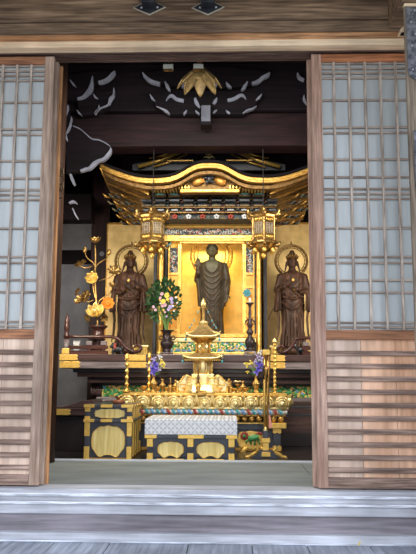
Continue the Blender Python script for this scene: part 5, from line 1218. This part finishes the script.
for k in range(6):
    a = k*pi/3+pi/6; MB().lathe([(.011, z(353)), (.008, z(349)), (.010, z(345)), (.014, z(342))], (X+.060*cos(a), YP+.060*sin(a), 0), 10).build('pillar', G, pg, smooth=True)
MB().lathe([(.055, z(342.5)), (.08, z(340.5)), (.105, z(338)), (.0, z(337))], (X, YP, 0), 16).build('upper_brackets', G_old, pg, .003)
proof(z(338.5), z(325.5), z(336), .125, .030, 'upper_roof')
MB().lathe([(.034, z(328)), (.034, z(323.5)), (.038, z(323)), (.038, z(321.8)), (.020, z(321)), (.010, z(320)), (.009, z(305))], (X, YP, 0), 20).build('spire_foot', G_bright, pg, smooth=True)
b = MB()
for k in range(7): b.torus((X, YP, z(319-2*k)), .011, .0035, 'z', 16, 6)
b.build('spire_rings', G_old, pg, smooth=True)
MB().lathe([(.008, z(309)), (.016, z(307)), (.020, z(304)), (.018, z(301.5)), (.010, z(299)), (.001, z(297.5))], (X, YP, 0), 20).build('spire_jewel', G_lotus, pg, smooth=True)
for s in (-1, 1):
    b = MB(); ch = [(0, 305), (s*4, 310), (s*8, 319), (s*11, 325), (s*14.5, 330)]
    pv, _ = smooth([(X+a*U, z(c)) for a, c in ch], [1]*5, 4)
    b.tube([(p.x, YP-.03-.06*i/len(pv), p.y) for i, p in enumerate(pv)], .0018, 5); chn = b.build('bell_chain', G_old, pg)
    for f in (.35, .58, .72, .86): i = int(f*len(pv)); MB().ell((pv[i].x, YP-.03-.06*f, pv[i].y-.004), (.006, .006, .010), None, 8, 6).build('chain_bell', C_teal, chn, smooth=True)
# ================================================================ SMALL GILT RITUAL VESSELS ON THE TABLE
def vessel(px, Y, ptop, rad, kind, label):
    c = P(px, 392, Y); z1 = PZ(ptop, Y); z0 = ZTT; h = z1-z0
    t = thing({'v': 'bud_vase', 'c': 'offering_cup', 'b': 'ritual_bell', 'j': 'vajra_stand'}[kind], (c.x, Y, z0), label, {'v': 'vase', 'c': 'cup', 'b': 'bell', 'j': 'ritual tool'}[kind], 'small gilt ritual vessels on the offering table')
    if kind == 'v':
        MB().lathe([(0, z0), (rad*.75, z0), (rad*.8, z0+.05*h), (rad*.3, z0+.18*h), (rad*.4, z0+.28*h), (rad, z0+.48*h), (rad*.95, z0+.58*h), (rad*.4, z0+.72*h), (rad*.3, z0+.86*h), (rad*.6, z1), (rad*.45, z1), (0, z1-.05*h)], (c.x, Y, 0), 20).build('vase_body', G_old, t, smooth=True)
        MB().torus((c.x, Y, z0+.53*h), rad*.98, .003, 'z', 20, 6).build('girdle', G_bright, t, smooth=True)
    elif kind == 'c':
        MB().lathe([(0, z0), (rad*.6, z0), (rad*.3, z0+.3*h), (rad*.5, z0+.5*h), (rad, z0+.8*h), (rad*1.05, z1), (rad*.9, z1), (0, z0+.6*h)], (c.x, Y, 0), 20).build('cup_bowl', G_old, t, smooth=True)
        MB().torus((c.x, Y, z0+.1*h), rad*.6, .004, 'z', 18, 6).build('foot_ring', G_bright, t, smooth=True)
    elif kind == 'b':
        MB().lathe([(0, z0), (rad, z0), (rad*.95, z0+.06*h), (rad*.8, z0+.3*h), (rad*.7, z0+.46*h), (rad*.3, z0+.54*h), (0, z0+.55*h)], (c.x, Y, 0), 20).build('bell_cup', G_old, t, smooth=True)
        MB().lathe([(rad*.25, z0+.52*h), (rad*.2, z0+.6*h), (rad*.42, z0+.68*h), (rad*.2, z0+.76*h), (rad*.38, z0+.85*h), (rad*.3, z0+.93*h), (.001, z1)], (c.x, Y, 0), 14).build('handle', G_brass, t, smooth=True)
    else:
        MB().lathe([(0, z0), (rad*.8, z0), (rad*.6, z0+.1*h), (rad*.25, z0+.2*h), (rad*.25, z0+.45*h), (rad*.9, z0+.55*h), (rad*.9, z0+.6*h), (0, z0+.62*h)], (c.x, Y, 0), 18).build('stand', G_old, t, smooth=True)
        b = MB(); b.tube([(c.x-rad*1.5, Y, z0+.72*h), (c.x-rad*.8, Y, z0+.8*h), (c.x, Y, z0+.74*h), (c.x+rad*.8, Y, z0+.8*h), (c.x+rad*1.5, Y, z0+.72*h)], [.002, rad*.35, rad*.2, rad*.35, .002], 8)
        b.ell((c.x, Y, z0+.76*h), (rad*.35,)*3, None, 8, 6); b.build('vajra', G_bright, t, smooth=True)
KN = {'v': 'gilt bud vase', 'c': 'gilt offering cup', 'b': 'gilt hand bell', 'j': 'gilt vajra on its stand'}
rowL = [('c', 158, 1.74, 387, .016), ('v', 162.5, 1.82, 379, .018), ('c', 166.5, 1.74, 387.5, .015), ('b', 170.3, 1.80, 377.5, .018), ('c', 174.2, 1.74, 387.5, .013), ('v', 175.6, 1.96, 380, .017), ('c', 144.5, 1.75, 386, .018)]
rowR = [('v', 228.8, 1.96, 379, .018), ('b', 230.8, 1.76, 380, .017), ('c', 234, 1.74, 388, .015), ('j', 237.8, 1.82, 378, .017), ('v', 243, 1.82, 381, .017), ('c', 245.5, 1.74, 388, .018), ('c', 240.2, 1.74, 387.5, .013)]
for side, row in (('left', rowL), ('right', rowR)):
    cnt = {}
    tot = {k: sum(1 for r_ in row if r_[0] == k) for k in 'vcbj'}
    for kd, px, Y, pt, rr in sorted(row, key=lambda r_: r_[1]):
        i = cnt.get(kd, 0); cnt[kd] = i+1
        if tot[kd] == 1: lab = 'small %s on the offering table, %s of the golden pagoda' % (KN[kd], side)
        else:
            pos = ('leftmost', 'second from left', 'third from left', 'fourth from left')[i] if not (i == tot[kd]-1) else 'rightmost'
            if tot[kd] == 2: pos = ('left', 'right')[i]+' one of two'
            lab = 'small %s %s of golden pagoda, %s' % (KN[kd], side, pos)
        vessel(px, Y, pt, rr*1.3, kd, lab)
# front bell in the middle before the pagoda
c = P(198.5, 392, 1.70); t = thing('ritual_bell', (c.x, 1.70, ZTT), 'taller gilt hand bell with slim handle directly in front of the pagoda steps', 'bell')
z = lambda p: PZ(p, 1.70)
MB().lathe([(0, ZTT), (.030, ZTT), (.029, z(390.5)), (.022, z(386.5)), (.018, z(384)), (.008, z(382.8)), (0, z(382.6))], (c.x-.002, 1.70, 0), 22).build('bell_cup', G_old, t, smooth=True)
MB().lathe([(.008, z(383)), (.006, z(380)), (.011, z(378)), (.006, z(376)), (.008, z(372)), (.005, z(369)), (.001, z(366.5))], (c.x-.002, 1.70, 0), 14).build('handle', G_dim, t, smooth=True)
# iris vases
def iris(px, pvt, flowers, leaves, yel, labv, labf):
    Y = 1.76; c = P(px, 392, Y); z = lambda p: PZ(p, Y)
    t = thing('flower_vase', (c.x, Y, ZTT), labv, 'vase', 'gilt vases of irises on the offering table')
    MB().lathe([(0, ZTT), (.026, ZTT), (.026, ZTT+.006), (.012, z(390)), (.014, z(388)), (.026, z(384.5)), (.024, z(382)), (.010, z(379.5)), (.009, z(377)), (.014, z(pvt)), (.010, z(pvt)), (0, z(pvt+1))], (c.x, Y, 0), 24).build('vase_body', G_old, t, smooth=True)
    MB().torus((c.x, Y, z(383.3)), .0265, .003, 'z', 20, 6).build('girdle', G_bright, t, smooth=True)
    f = thing('iris_bunch', (c.x, Y, z(pvt)), labf, 'flowers', 'iris bunches on the offering table')
    for (a, q_, m, r_) in flowers:
        cc = P(a, q_, Y-.02)
        MB().tube([(c.x, Y, z(pvt)-.01), ((c.x+cc.x)/2+.004, Y-.005, (z(pvt)+cc.z)/2), cc], .0028, 5).build('stem', M_stem, f)
        b = MB()
        for k in range(6):
            an = 2*pi*k/6+.3*q_; up = k % 2
            b.petal(cc, (cos(an), -.5+.3*up, sin(an)+(.5 if up else -.1)), (0, -1, .4), r_*(1 if up else 1.15), r_*.75, .9 if up else -.5, .25, 6, 4)
        b.ell(cc, (r_*.25,)*3, None, 8, 6); b.build('blossom', m, f, smooth=True, solid=.001)
    for (a, q_) in leaves:
        cc = P(a, q_, Y); d = cc-Vector((c.x, Y, z(pvt))); b = MB(); b.petal((c.x, Y, z(pvt)-.01), d, (0, -1, 0), d.length, .016, .25, .3, 8, 3); b.build('leaf', M_leafg if (a*3) % 2 > 1 else M_stem, f, smooth=True, solid=.0012)
iris(153.5, 374.5, [(153, 370, F_vio, .030), (156.5, 367.5, F_vio, .026), (155, 363.5, F_vio, .024), (153.5, 373, F_vio, .022), (151.5, 364, F_lil, .018), (154, 359, F_lil, .020), (160, 357, F_white, .018), (162, 362, F_yel, .024), (163.5, 366, F_yel, .018), (159, 369.5, F_lil, .016)], [(157, 358), (161, 364), (150, 362), (156, 372), (160, 371)], 0,
    'small gilt vase of violet irises on the left half of the offering table', 'bunch of violet irises with yellow flowers left of the golden pagoda')
iris(256, 375, [(258.5, 370, F_vio, .026), (259, 364.5, F_vio, .028), (256.5, 372.5, F_vio, .024), (261, 359.5, F_lil, .020), (258, 356.5, F_lil, .018), (260, 352.5, F_white, .020), (247, 364.5, F_yel, .024), (251, 362.5, F_yel, .018), (247.5, 372, F_yel, .014), (255.5, 361, F_lil, .016), (262, 366, F_vio, .020)], [(251, 366), (248.5, 371), (253, 364), (259, 358), (262, 361)], 0,
    'small gilt vase of violet irises on the right half of the offering table', 'bunch of violet irises with yellow flowers right of the golden pagoda')
# knobbly gilt poles standing at the left of the table
def pole(px0, px1, y0, y1, Y, zb, label):
    a = P(px0, y0, Y); c = P(px1, y1, Y); t = thing('gilt_pole', (c.x, Y, zb), label, 'pole', 'knobbly gilt poles at the left end of the offering table')
    h = a.z-zb; prof = [(.020, 0), (.022, .01), (.013, .02)]; nn = int(h/.052)
    for k in range(nn): b_ = .03+(h-.05)*k/nn; dd = (h-.05)/nn; prof += [(.009, b_), (.009, b_+dd*.35), (.0165, b_+dd*.55), (.0165, b_+dd*.7), (.010, b_+dd*.85)]
    prof += [(.014, h-.01), (0, h)]
    MB().lathe([(r_, zb+q_) for r_, q_ in prof], (c.x, Y, 0), 16).build('turned_shaft', G, t, smooth=True)
    MB().lathe([(0, zb), (.032, zb), (.030, zb+.010), (.020, zb+.016), (0, zb+.016)], (c.x, Y, 0), 20).build('foot', G_old, t, smooth=True)
pole(126.5, 126.5, 353, 396, 1.72, ZTT, 'knobbly gilt pole nearest the left end of the offering table')
pole(149.0, 149.0, 352, 392, 1.95, ZTT, 'knobbly gilt pole behind the left iris vase, on the offering table')
# ================================================================ BIG LACQUERED CHEST (LEFT)
Y0, Y1 = 1.12, 1.60
z = lambda p: PZ(p, Y0); X_ = lambda p: PX(p, Y0, 435)
cx0, cx1 = X_(84.5), X_(131.5)
ch = thing('lacquered_chest', ((cx0+cx1)/2, (Y0+Y1)/2, .006), 'tall two-tier black lacquered chest with large gilt pads, left of the brocade covered table', 'chest')
zt, zm, zb2 = z(405.5), z(421.5), .006
MB().box(cx0+.012, cx1-.012, Y0+.012, Y1-.01, zb2+.008, zt-.01).build('body', K_lacB, ch, .003)
MB().box(cx0-.012, cx1+.012, Y0-.012, Y1+.01, zt-.016, zt).build('top_frame', K_lacB, ch, .003)
MB().box(cx0-.012, cx1+.012, Y0-.012, Y1+.01, zm-.007, zm+.008).build('middle_frame', K_lacB, ch, .003)
MB().box(cx0, cx1, Y0, Y1, zb2, zb2+.012).build('base_frame', G_old, ch, .002)
for x in (cx0, cx1-.030):
    for y in (Y0-.002, Y1-.03):
        pst = MB().box(x, x+.030, y, y+.030, zb2, zt-.014).build('corner_post', K_lacB, ch, .003)
        for (a, c) in ((zb2+.002, zb2+.085), (zm-.10, zm-.008), (zm+.010, zm+.03), (zt-.045, zt-.018)):
            MB().box(x-.0025, x+.0325, y-.0025, y+.0325, a, c).build('gilt_mount', G_fit, pst, .003)
for zz, hh in ((zt-.016, .016), (zm-.007, .015)):
    for (a, c) in ((84, 93.5), (101, 111.5), (121.5, 132.5)):
        MB().box(X_(a)-.004, X_(c)+.004, Y0-.0155, Y0-.010, zz-.001, zz+hh+.002).box(X_(a)-.004, X_(c)+.004, Y0-.0155, Y0+.02, zz+hh, zz+hh+.003).build('gilt_rim_mount', G_fit, ch, .002)
cart(X_(93.5), X_(124.5), z(419), z(409.5), Y0+.012, ch, 'gilt_pad', G_pad, .008, 6)
def bigpad(x0, x1, z0, z1, y, parent, m):
    w2 = (x1-x0)/2; cx = (x0+x1)/2; h = z1-z0; pts = []
    for i in range(72):
        a = 2*pi*i/72; sx_ = cos(a); sz = sin(a); r_ = (abs(sx_)**2.6+abs(sz)**2.6)**(-1/2.6)
        bump = 1+.03*cos(12*a)
        xx = cx+w2*r_*sx_*.96; zz = z0+h/2+h/2*r_*sz*.95*bump
        if sz < -.55: zz += .010*math.cos((xx-cx)/w2*pi*2.0)*1
        pts.append((xx, zz))
    p_ = MB().prism(pts, y-.009, y).build('gilt_pad', m, parent, .003)
    b = MB(); b.tube([(a, y-.010, c) for a, c in pts+[pts[0]]], .0025, 5); b.build('pad_rim', G_fit, p_, smooth=True)
bigpad(X_(91), X_(125.5), z(457.5), z(426), Y0+.012, ch, G_pad)
# side of the chest: posts and small gilt pads
for k in range(1, 4):
    y = Y0+(Y1-Y0)*k/4; MB().box(cx1-.012, cx1+.001, y-.012, y+.012, zb2, zt-.014).build('side_post', G_fit, ch, .002)
for k in range(4):
    ya, yb = Y0+(Y1-Y0)*k/4+.03, Y0+(Y1-Y0)*(k+1)/4-.03; 
    for (a, c) in ((zb2+.03, zm-.02), (zm+.016, zt-.024)):
        MB().prismx([(ya, a+.01), (ya+.01, a), (yb-.01, a), (yb, a+.01), (yb, c-.01), (yb-.01, c), (ya+.01, c), (ya, c-.01)], cx1-.013, cx1-.006).build('side_pad', G_pad, ch, .002)
for k in range(4):
    y = Y0+(Y1-Y0)*(k+.5)/4; MB().box(cx1+.008, cx1+.0145, y-.035, y+.035, zt-.014, zt+.002).build('gilt_rim_mount', G_fit, ch, .002)
# wooden bell dish with gilt bowl on the chest
c = P(118.5, 402, 1.36); zt2 = zt
t = thing('bowl_stand', (c.x, 1.36, zt2), 'round orange-brown wooden stand on the chest with a small gilt bowl on it', 'stand')
MB().lathe([(0, zt2), (.036, zt2), (.042, zt2+.010), (.040, zt2+.022), (.034, zt2+.026), (0, zt2+.024)], (c.x, 1.36, 0), 28).build('disc', mat('orange_brown_lacquer', (.20, .06, .025), (.34, .12, .05), .3), t, smooth=True)
t = thing('offering_bowl', (c.x, 1.36, zt2+.025), 'small gilt bowl resting on the orange-brown round stand', 'bowl')
MB().lathe([(0, zt2+.025), (.014, zt2+.025), (.012, zt2+.032), (.022, zt2+.040), (.026, zt2+.052), (.022, zt2+.052), (0, zt2+.044)], (c.x, 1.36, 0), 24).build('bowl_body', G_brass, t, smooth=True)
# ================================================================ BROCADE COVERED TABLE (CENTRE)
z = lambda p: PZ(p, Y0); wx0, wx1 = X_(145.5), X_(236.5); Y2 = 1.60
wt = thing('brocade_table', ((wx0+wx1)/2, (Y0+Y2)/2, .006), 'low black lacquered table with two gilt pads on its front, in front of offering table', 'table')
MB().box(wx0+.01, wx1-.01, Y0+.02, Y2-.01, .02, z(435)).build('body', K_lacB, wt, .003)
MB().box(wx0-.004, wx1+.004, Y0-.006, Y2, z(438.5), z(434.5)).build('top_board', K_lacB, wt, .003)
MB().box(wx0, wx1, Y0+.004, Y2, .006, .018).build('base_rail', K_lacB, wt, .002)
for (a, c) in ((145.5, 156), (179, 203), (227, 236.5)):
    nt_ = 1 if a < 150 else (-1 if a > 220 else 2)
    fitting(X_(a)-(.005 if a < 150 else 0), X_(c)+(.005 if a > 220 else 0), z(438.6), z(434.8), Y0-.006, wt, nt_, name='gilt_edge_mount')
for px in (150, 190.5, 231.5):
    x = X_(px); pst = MB().box(x-.018, x+.018, Y0, Y0+.036, .006, z(438.5)).build('post', K_lacB, wt, .002)
    for (a, c) in ((.008, .052), (z(438.6)-.055, z(438.6)-.001)):
        MB().box(x-.0205, x+.0205, Y0-.003, Y0+.03, a, c).build('gilt_mount', G_fit, pst, .003)
    MB().tube([(x, Y0-.001, .072), (x, Y0-.006, .072)], .016, 6).build('hexagon_boss', K_lac, pst)
for (a, c) in ((157.2, 184.2), (196.2, 225)): bigpad(X_(a), X_(c), z(457.5), z(442.2), Y0+.02, wt, G_pad)
for (a, c) in ((157, 184), (197, 224)): MB().box(X_(a), X_(c), Y0+.0, Y0+.004, .010, .015).build('gilt_line', G_fit, wt)
# brocade cloth: top sheet and hanging front, sides
zc1 = z(419.5); zc0 = z(434.6)
b = MB()
R = []
for (y, zz) in ((Y2, zc0+.004), (Y2+.002, zc1-.004), (Y2-.006, zc1), (Y0+.002, zc1), (Y0-.010, zc1-.006), (Y0-.012, zc0+.001)):
    R.append([(wx0-.002+(wx1-wx0+.004)*i/40, y-(.0012*sin(i*.9) if zz < zc1-.001 else 0), zz) for i in range(41)])
b.loft(R, cap=False, closed=False)
for xs_ in (wx0-.003, wx1+.003): b.loft([[(xs_, y, zc1-.002), (xs_, y, zc0+.001)] for y in (Y0-.010, Y2)], cap=False, closed=False)
MBc = b.build('brocade_cover', M_broc, None, smooth=False, solid=.003)
tag(MBc, 'silvery white brocade cover with diamond pattern draped over the low central table', 'cloth')
MB().box(wx0, wx1, Y0-.004, Y2, zc0, zc1-.006).build('drawer_block', K_lac, wt, .002)
# ================================================================ GONG STAND (RIGHT)
Yk_ = 1.34; z = lambda p: PZ(p, Yk_); Xk = lambda p: PX(p, Yk_, 420)
gs = thing('gong_stand', (Xk(266), Yk_, .006), 'tall slim gilt and black stand on curling feet at the right end of tables', 'stand')
cxk = Xk(265.5)
for s in (-1, 1):
    pts = [(s*1, 451), (s*6, 449.5), (s*10, 452), (s*14, 457), (s*17, 460)]
    ft = MB().prism([(cxk+a*4.9/CF, z(c)) for a, c in ([(0, 449.5), (s*5, 449.5), (s*10, 452.5), (s*14, 456.5), (s*17, 459), (s*17, 461.3), (s*9, 461.3), (s*6, 458), (0, 457.5)])], Yk_-.03, Yk_+.03).build('foot', K_lacB, gs, .004)
    b = MB(); b.tube([(cxk+s*a*4.9/CF, Yk_-.03, z(c)) for a, c in ((9, 460.5), (13, 460.5), (17.5, 460), (20, 458.5), (19, 456), (16.5, 456), (13, 453.5), (10, 452), (8, 449), (10, 446.5), (12.5, 448.5))], [.012, .014, .016, .014, .011, .012, .013, .013, .012, .011, .007], 8)
    b.box(cxk+s*12*4.9/CF, cxk+s*18*4.9/CF, Yk_-.034, Yk_+.034, z(461.4), z(458.8)); b.build('gilt_scroll_mount', G_fit, ft, smooth=False)
MB().box(cxk-.030, cxk+.030, Yk_-.05, Yk_+.05, z(455.5), z(451)).build('foot_block', G_fit, gs, .003)
po = MB().box(cxk-.018, cxk+.018, Yk_-.018, Yk_+.018, z(458), z(430)).build('post', K_lacB, gs, .003)
MB().box(cxk-.021, cxk+.021, Yk_-.021, Yk_+.021, z(451), z(442)).build('gilt_sleeve', G_fit, po, .003)
MB().box(cxk-.030, cxk+.030, Yk_-.03, Yk_+.03, z(442), z(437.5)).build('gilt_collar', G_fit, po, .003)
MB().box(cxk-.016, cxk+.016, Yk_-.016, Yk_+.016, z(437.5), z(431)).build('gilt_sleeve', G_bright, po, .003)
MB().lathe([(.014, z(431)), (.016, z(430)), (.010, z(428)), (.002, z(426))], (cxk, Yk_, 0), 14).build('bud_finial', G_bright, po, smooth=True)
for k, (dx, top, rr, m) in enumerate(((-.010, 352, .009, G), (.012, 352, .010, G_old))):
    x = cxk+dx+.004; MB().tube([(x, Yk_+.008, z(432)), (x+.001, Yk_+.008, z(395)), (x+.004, Yk_+.008, z(top))], rr, 8).build('upright_rod', m, gs, smooth=True)
b = MB(); b.torus((cxk+.004, Yk_, z(372)), .050, .010, 'x', 30, 8); b.ell((cxk+.004, Yk_, z(372)), (.020, .045, .052)); b.build('edge_on_gong', G_brass, gs, smooth=True)
MB().box(cxk-.018, cxk+.034, Yk_-.02, Yk_+.02, z(355), z(349.5)).build('top_block', G_fit, gs, .004)
MB().tube([(cxk-.012, Yk_-.03, z(366)), (cxk-.018, Yk_-.035, z(372)), (cxk-.012, Yk_-.03, z(379))], .006, 6).build('black_tie', M_cord, gs, smooth=True)
# knobbly gilt side rod
c = PX(275.5, 1.62, 370)
zq = lambda p: PZ(p, 1.62)
prof = [(.012, ZTT-.10)]
b = MB(); prof = []; n_ = 13
for k in range(n_): a = zq(396)+(zq(342)-zq(396))*k/n_; dd = (zq(342)-zq(396))/n_; prof += [(.007, a), (.013, a+dd*.4), (.013, a+dd*.65), (.007, a+dd*.95)]
t = thing('gilt_pole', (c, 1.715, ZTT), 'knobbly gilt pole at the right end of the offering table behind the gong stand', 'pole')
prof = [(r_, max(q_, ZTT)) for r_, q_ in prof]
MB().lathe([(.020, ZTT), (.020, ZTT+.01)]+prof[2:], (c, 1.715, 0), 14).build('turned_shaft', G, t, smooth=True)
MB().lathe([(.014, 0), (.018, .012), (.008, .03), (.002, .04)], (c, 1.715, prof[-1][1]), 14).build('finial', G_bright, t, smooth=True)
# pink paper tag hanging on the stand
pk = [P(a, q_, Yk_-.028) for a, q_ in ((268.5, 416), (270, 415), (272.3, 427), (269, 428.5))]
tg = MB().prism([(p.x, p.z) for p in pk], Yk_-.030, Yk_-.0275); tg.tube([P(269.3, 415.5, Yk_-.029), P(268.5, 405, Yk_-.024)], .0015, 5)
tag(tg.build('paper_tag', C_pink, None), 'pink paper tag hanging by a thread from the gilt gong stand', 'tag')
# ================================================================ OVER THE DOOR: CANOPY, CLIPS, IRON MOUNTS, POST
Yn = 1.15; cn_ = P(199.5, 72, Yn)
cy = thing('lotus_canopy', (cn_.x, Yn, cn_.z-.02), 'old gilt wooden lotus petal ornament hanging from dark ceiling behind the lintel', 'ornament')
for k in range(8):
    a = 2*pi*k/8+pi/8*0+pi/2; b = MB(); b.petal((cn_.x, Yn, cn_.z+.02), (cos(a), sin(a), -.12), (0, 0, -1), .19, .095, .7, .25, 8, 6); b.build('petal', mat('faded_gold_petal', (.10, .065, .025), (.26, .18, .07), .5, .3, 20) if k == 0 else bpy.data.materials['faded_gold_petal'], cy, smooth=True, solid=.006)
MB().lathe([(.03, cn_.z+.0), (.05, cn_.z+.02), (.02, cn_.z+.05), (.012, cn_.z+.3)], (cn_.x, Yn, 0), 20).build('hub', G_dim, cy, smooth=True)
MB().tube([(cn_.x, Yn, cn_.z+.2), (cn_.x, Yn, ZC)], .012, 8).build('hanging_rod', W_dark, cy)
for i, (a, c, lab) in enumerate(((163, 173, 'small white block under the lintel, left one of two'), (193.3, 203.3, 'small white block under the lintel in front of the gilt canopy'))):
    Yc = .26; x0, x1 = PX(a, Yc, 66), PX(c, Yc, 66); z1_, z0_ = PZ(62.5, Yc), PZ(69.3, Yc)
    t = thing('lintel_block', ((x0+x1)/2, Yc+.015, z1_), lab, 'block', 'white blocks under the lintel')
    MB().box(x0, x1, Yc, Yc+.03, z0_+.008, z1_-.006).build('block', mat('ivory_plastic', (.55, .56, .46), (.70, .70, .60), .4) if i == 0 else bpy.data.materials['ivory_plastic'], t, .003)
    MB().box(x0+.002, x1-.002, Yc+.002, Yc+.03, z0_, z0_+.007).build('lower_lip', G_dim, t, .001)
    MB().tube([((x0+x1)/2, Yc+.015, z1_-.008), ((x0+x1)/2+.004, Yc+.02, z1_+.01), ((x0+x1)/2, Yc+.015, z54+.055)], .003, 5).build('hook', G_dim, t)
MB().box(XA, XB, .19, .30, PZ(59, .3), z54+.35).build('trim_21', W_dark, None, kind='structure')
for i, (px, lab) in enumerate(((149.5, 'black iron diamond plate with hook on the big lintel beam, left one'), (208, 'black iron diamond plate with hook on the big lintel beam, right one'))):
    Yb2 = Yb-.012; pts = [(px-16.5, 8.3), (px+.0, 15.5), (px+16.5, 7.6), (px, -1)]
    c = P(px, 8, Yb2); t = thing('iron_hook_mount', (c.x, Yb2, c.z-.03), lab, 'iron mount', 'iron hook mounts above the door')
    MB().prism([(P(a, q_, Yb2).x, P(a, q_, Yb2).z) for a, q_ in pts], Yb2-.004, Yb2).build('plate_border', M_ironb, t)
    MB().prism([(P(px+(a-px)*.90, 8+(q_-8)*.88-.1, Yb2).x, P(px, 8+(q_-8)*.88-.1, Yb2).z) for a, q_ in pts], Yb2-.008, Yb2-.004).build('plate', M_iron, t, .001)
    for (a, q_) in ((-8, 7.5), (8, 7.2), (-3, 5)): MB().ell(P(px+a, q_, Yb2-.009), (.006, .005, .006), None, 10, 6).build('nail_head', M_nail, t, smooth=True)
    b = MB(); c = P(px, 6.5, Yb2); b.box(c.x-.026, c.x+.026, Yb2-.085, Yb2-.045, c.z-.006, c.z+.10); b.box(c.x-.036, c.x+.036, Yb2-.075, Yb2-.006, c.z-.014, c.z+.002); b.build('hook_block', M_iron, t, .004)
# lower edge of the plank resting on the two hooks
Yq2 = Yb-.016
hb = MB(); za = PZ(2.6, Yq2, 190)
hb.box(PX(139, Yq2, 1), PX(221, Yq2, 1), Yq2-.036, Yq2, max(za, P(208, 6.5, Yb-.012).z+.003), za+.12)
tag(hb.build('hanging_board', W_beam2, None, .005), 'bottom edge of a wooden board resting on two iron hooks above the doorway', 'board')
# veranda post with iron plates at the right edge
Yw2 = -.36; xpL = (P(404.8, 60, Yw2).x+P(413.5, 230, Yw2).x)/2
vp_ = struct('trim_22', (xpL+.1, Yw2+.1, zv))
ztp = PZ(4, Yw2, 408)
MB().box(xpL, xpL+.2, Yw2, Yw2+.03, zv, ztp).build('post', W_post, vp_, .008)
MB().box(xpL-.0, xpL+.2, Yw2-.003, Yw2+.03, ztp-.012, ztp+.004).build('post_cap', W_pale, vp_, .003)
MB().box(xpL-.02, xpL+.22, Yw2-.02, Yb-.01, ztp+.004, ztp+.4).build('bracket_beam', W_beam, vp_, .005)
def plate(zs0, zs1, x0):
    pts = [(x0, zs1), (x0+.2-(x0-xpL), zs1), (x0+.2-(x0-xpL), zs0)]
    for i in range(7): a = -pi/2-i*pi/2/6; pts.append((x0+.04+.04*cos(a)+.0, zs0+.05+.05*sin(a)+.0))
    p_ = MB().prism(pts[::-1], Yw2-.008, Yw2-.0005).build('iron_plate', M_plate, vp_, .002)
    random.seed(9); nz_ = int((zs1-zs0)/.06)
    for i in range(nz_):
        for j in range(3): MB().ell((x0+.022+.05*j+(.02 if i % 2 else 0), Yw2-.009, zs0+.05+i*.06), (.0045, .004, .0045), None, 8, 5).build('nail_head', M_nail, p_, smooth=True)
plate(PZ(80, Yw2, 410), PZ(8, Yw2, 410), xpL+.006)
plate(PZ(196, Yw2, 410), PZ(131, Yw2, 413), xpL+.022)
# dark beam nose sticking out beside the post
nz2 = [(398, 35.5), (399, 32), (402, 29.5), (407, 28), (412, 28), (412, 35.5)]
MB().prism([(P(a, q_, -.2).x, P(a, q_, -.2).z) for a, q_ in nz2], -.24, -.185).build('trim_23', W_pale, None, .003, kind='structure')
MB().prism([(P(a, q_, -.245).x, P(a, q_, -.245).z) for a, q_ in ((400, 35.3), (401, 33), (404, 31.5), (412, 31), (412, 35.3))], -.246, -.2401).build('trim_24', W_dark, None, kind='structure')
# fallen yellow leaf at the foot of the step
c = P(359.5, 544.8, -.20); b = MB(); b.petal((c.x-.008, -.20, zv+.002), (1, .2, .35), (0, 0, 1), .022, .016, .8, .3, 5, 4)
tag(b.build('fallen_leaf', F_yel, None, smooth=True, solid=.001), 'tiny fallen yellow leaf on the veranda boards at the foot of the step', 'leaf')
# carved gilt ornament by the inner pillar
Yo = .93; b = MB(); pv, _ = smooth([(59.5, 164), (61, 170), (60, 176), (61.5, 183), (59.5, 190), (60.5, 196)], [1]*6, 3)
for i, p in enumerate(pv): q_ = P(p.x, p.y, Yo); b.torus(q_, .014+.004*(i % 3), .005, 'y', 10, 5, i, i+4)
tag(b.build('carved_gilt_ornament', mat('blackened_gilt', (.02, .012, .006), (.07, .042, .018), .5, .4, 30), None, smooth=True), 'dull gilt carved scroll ornament fixed to the pillar by the left jamb', 'ornament')
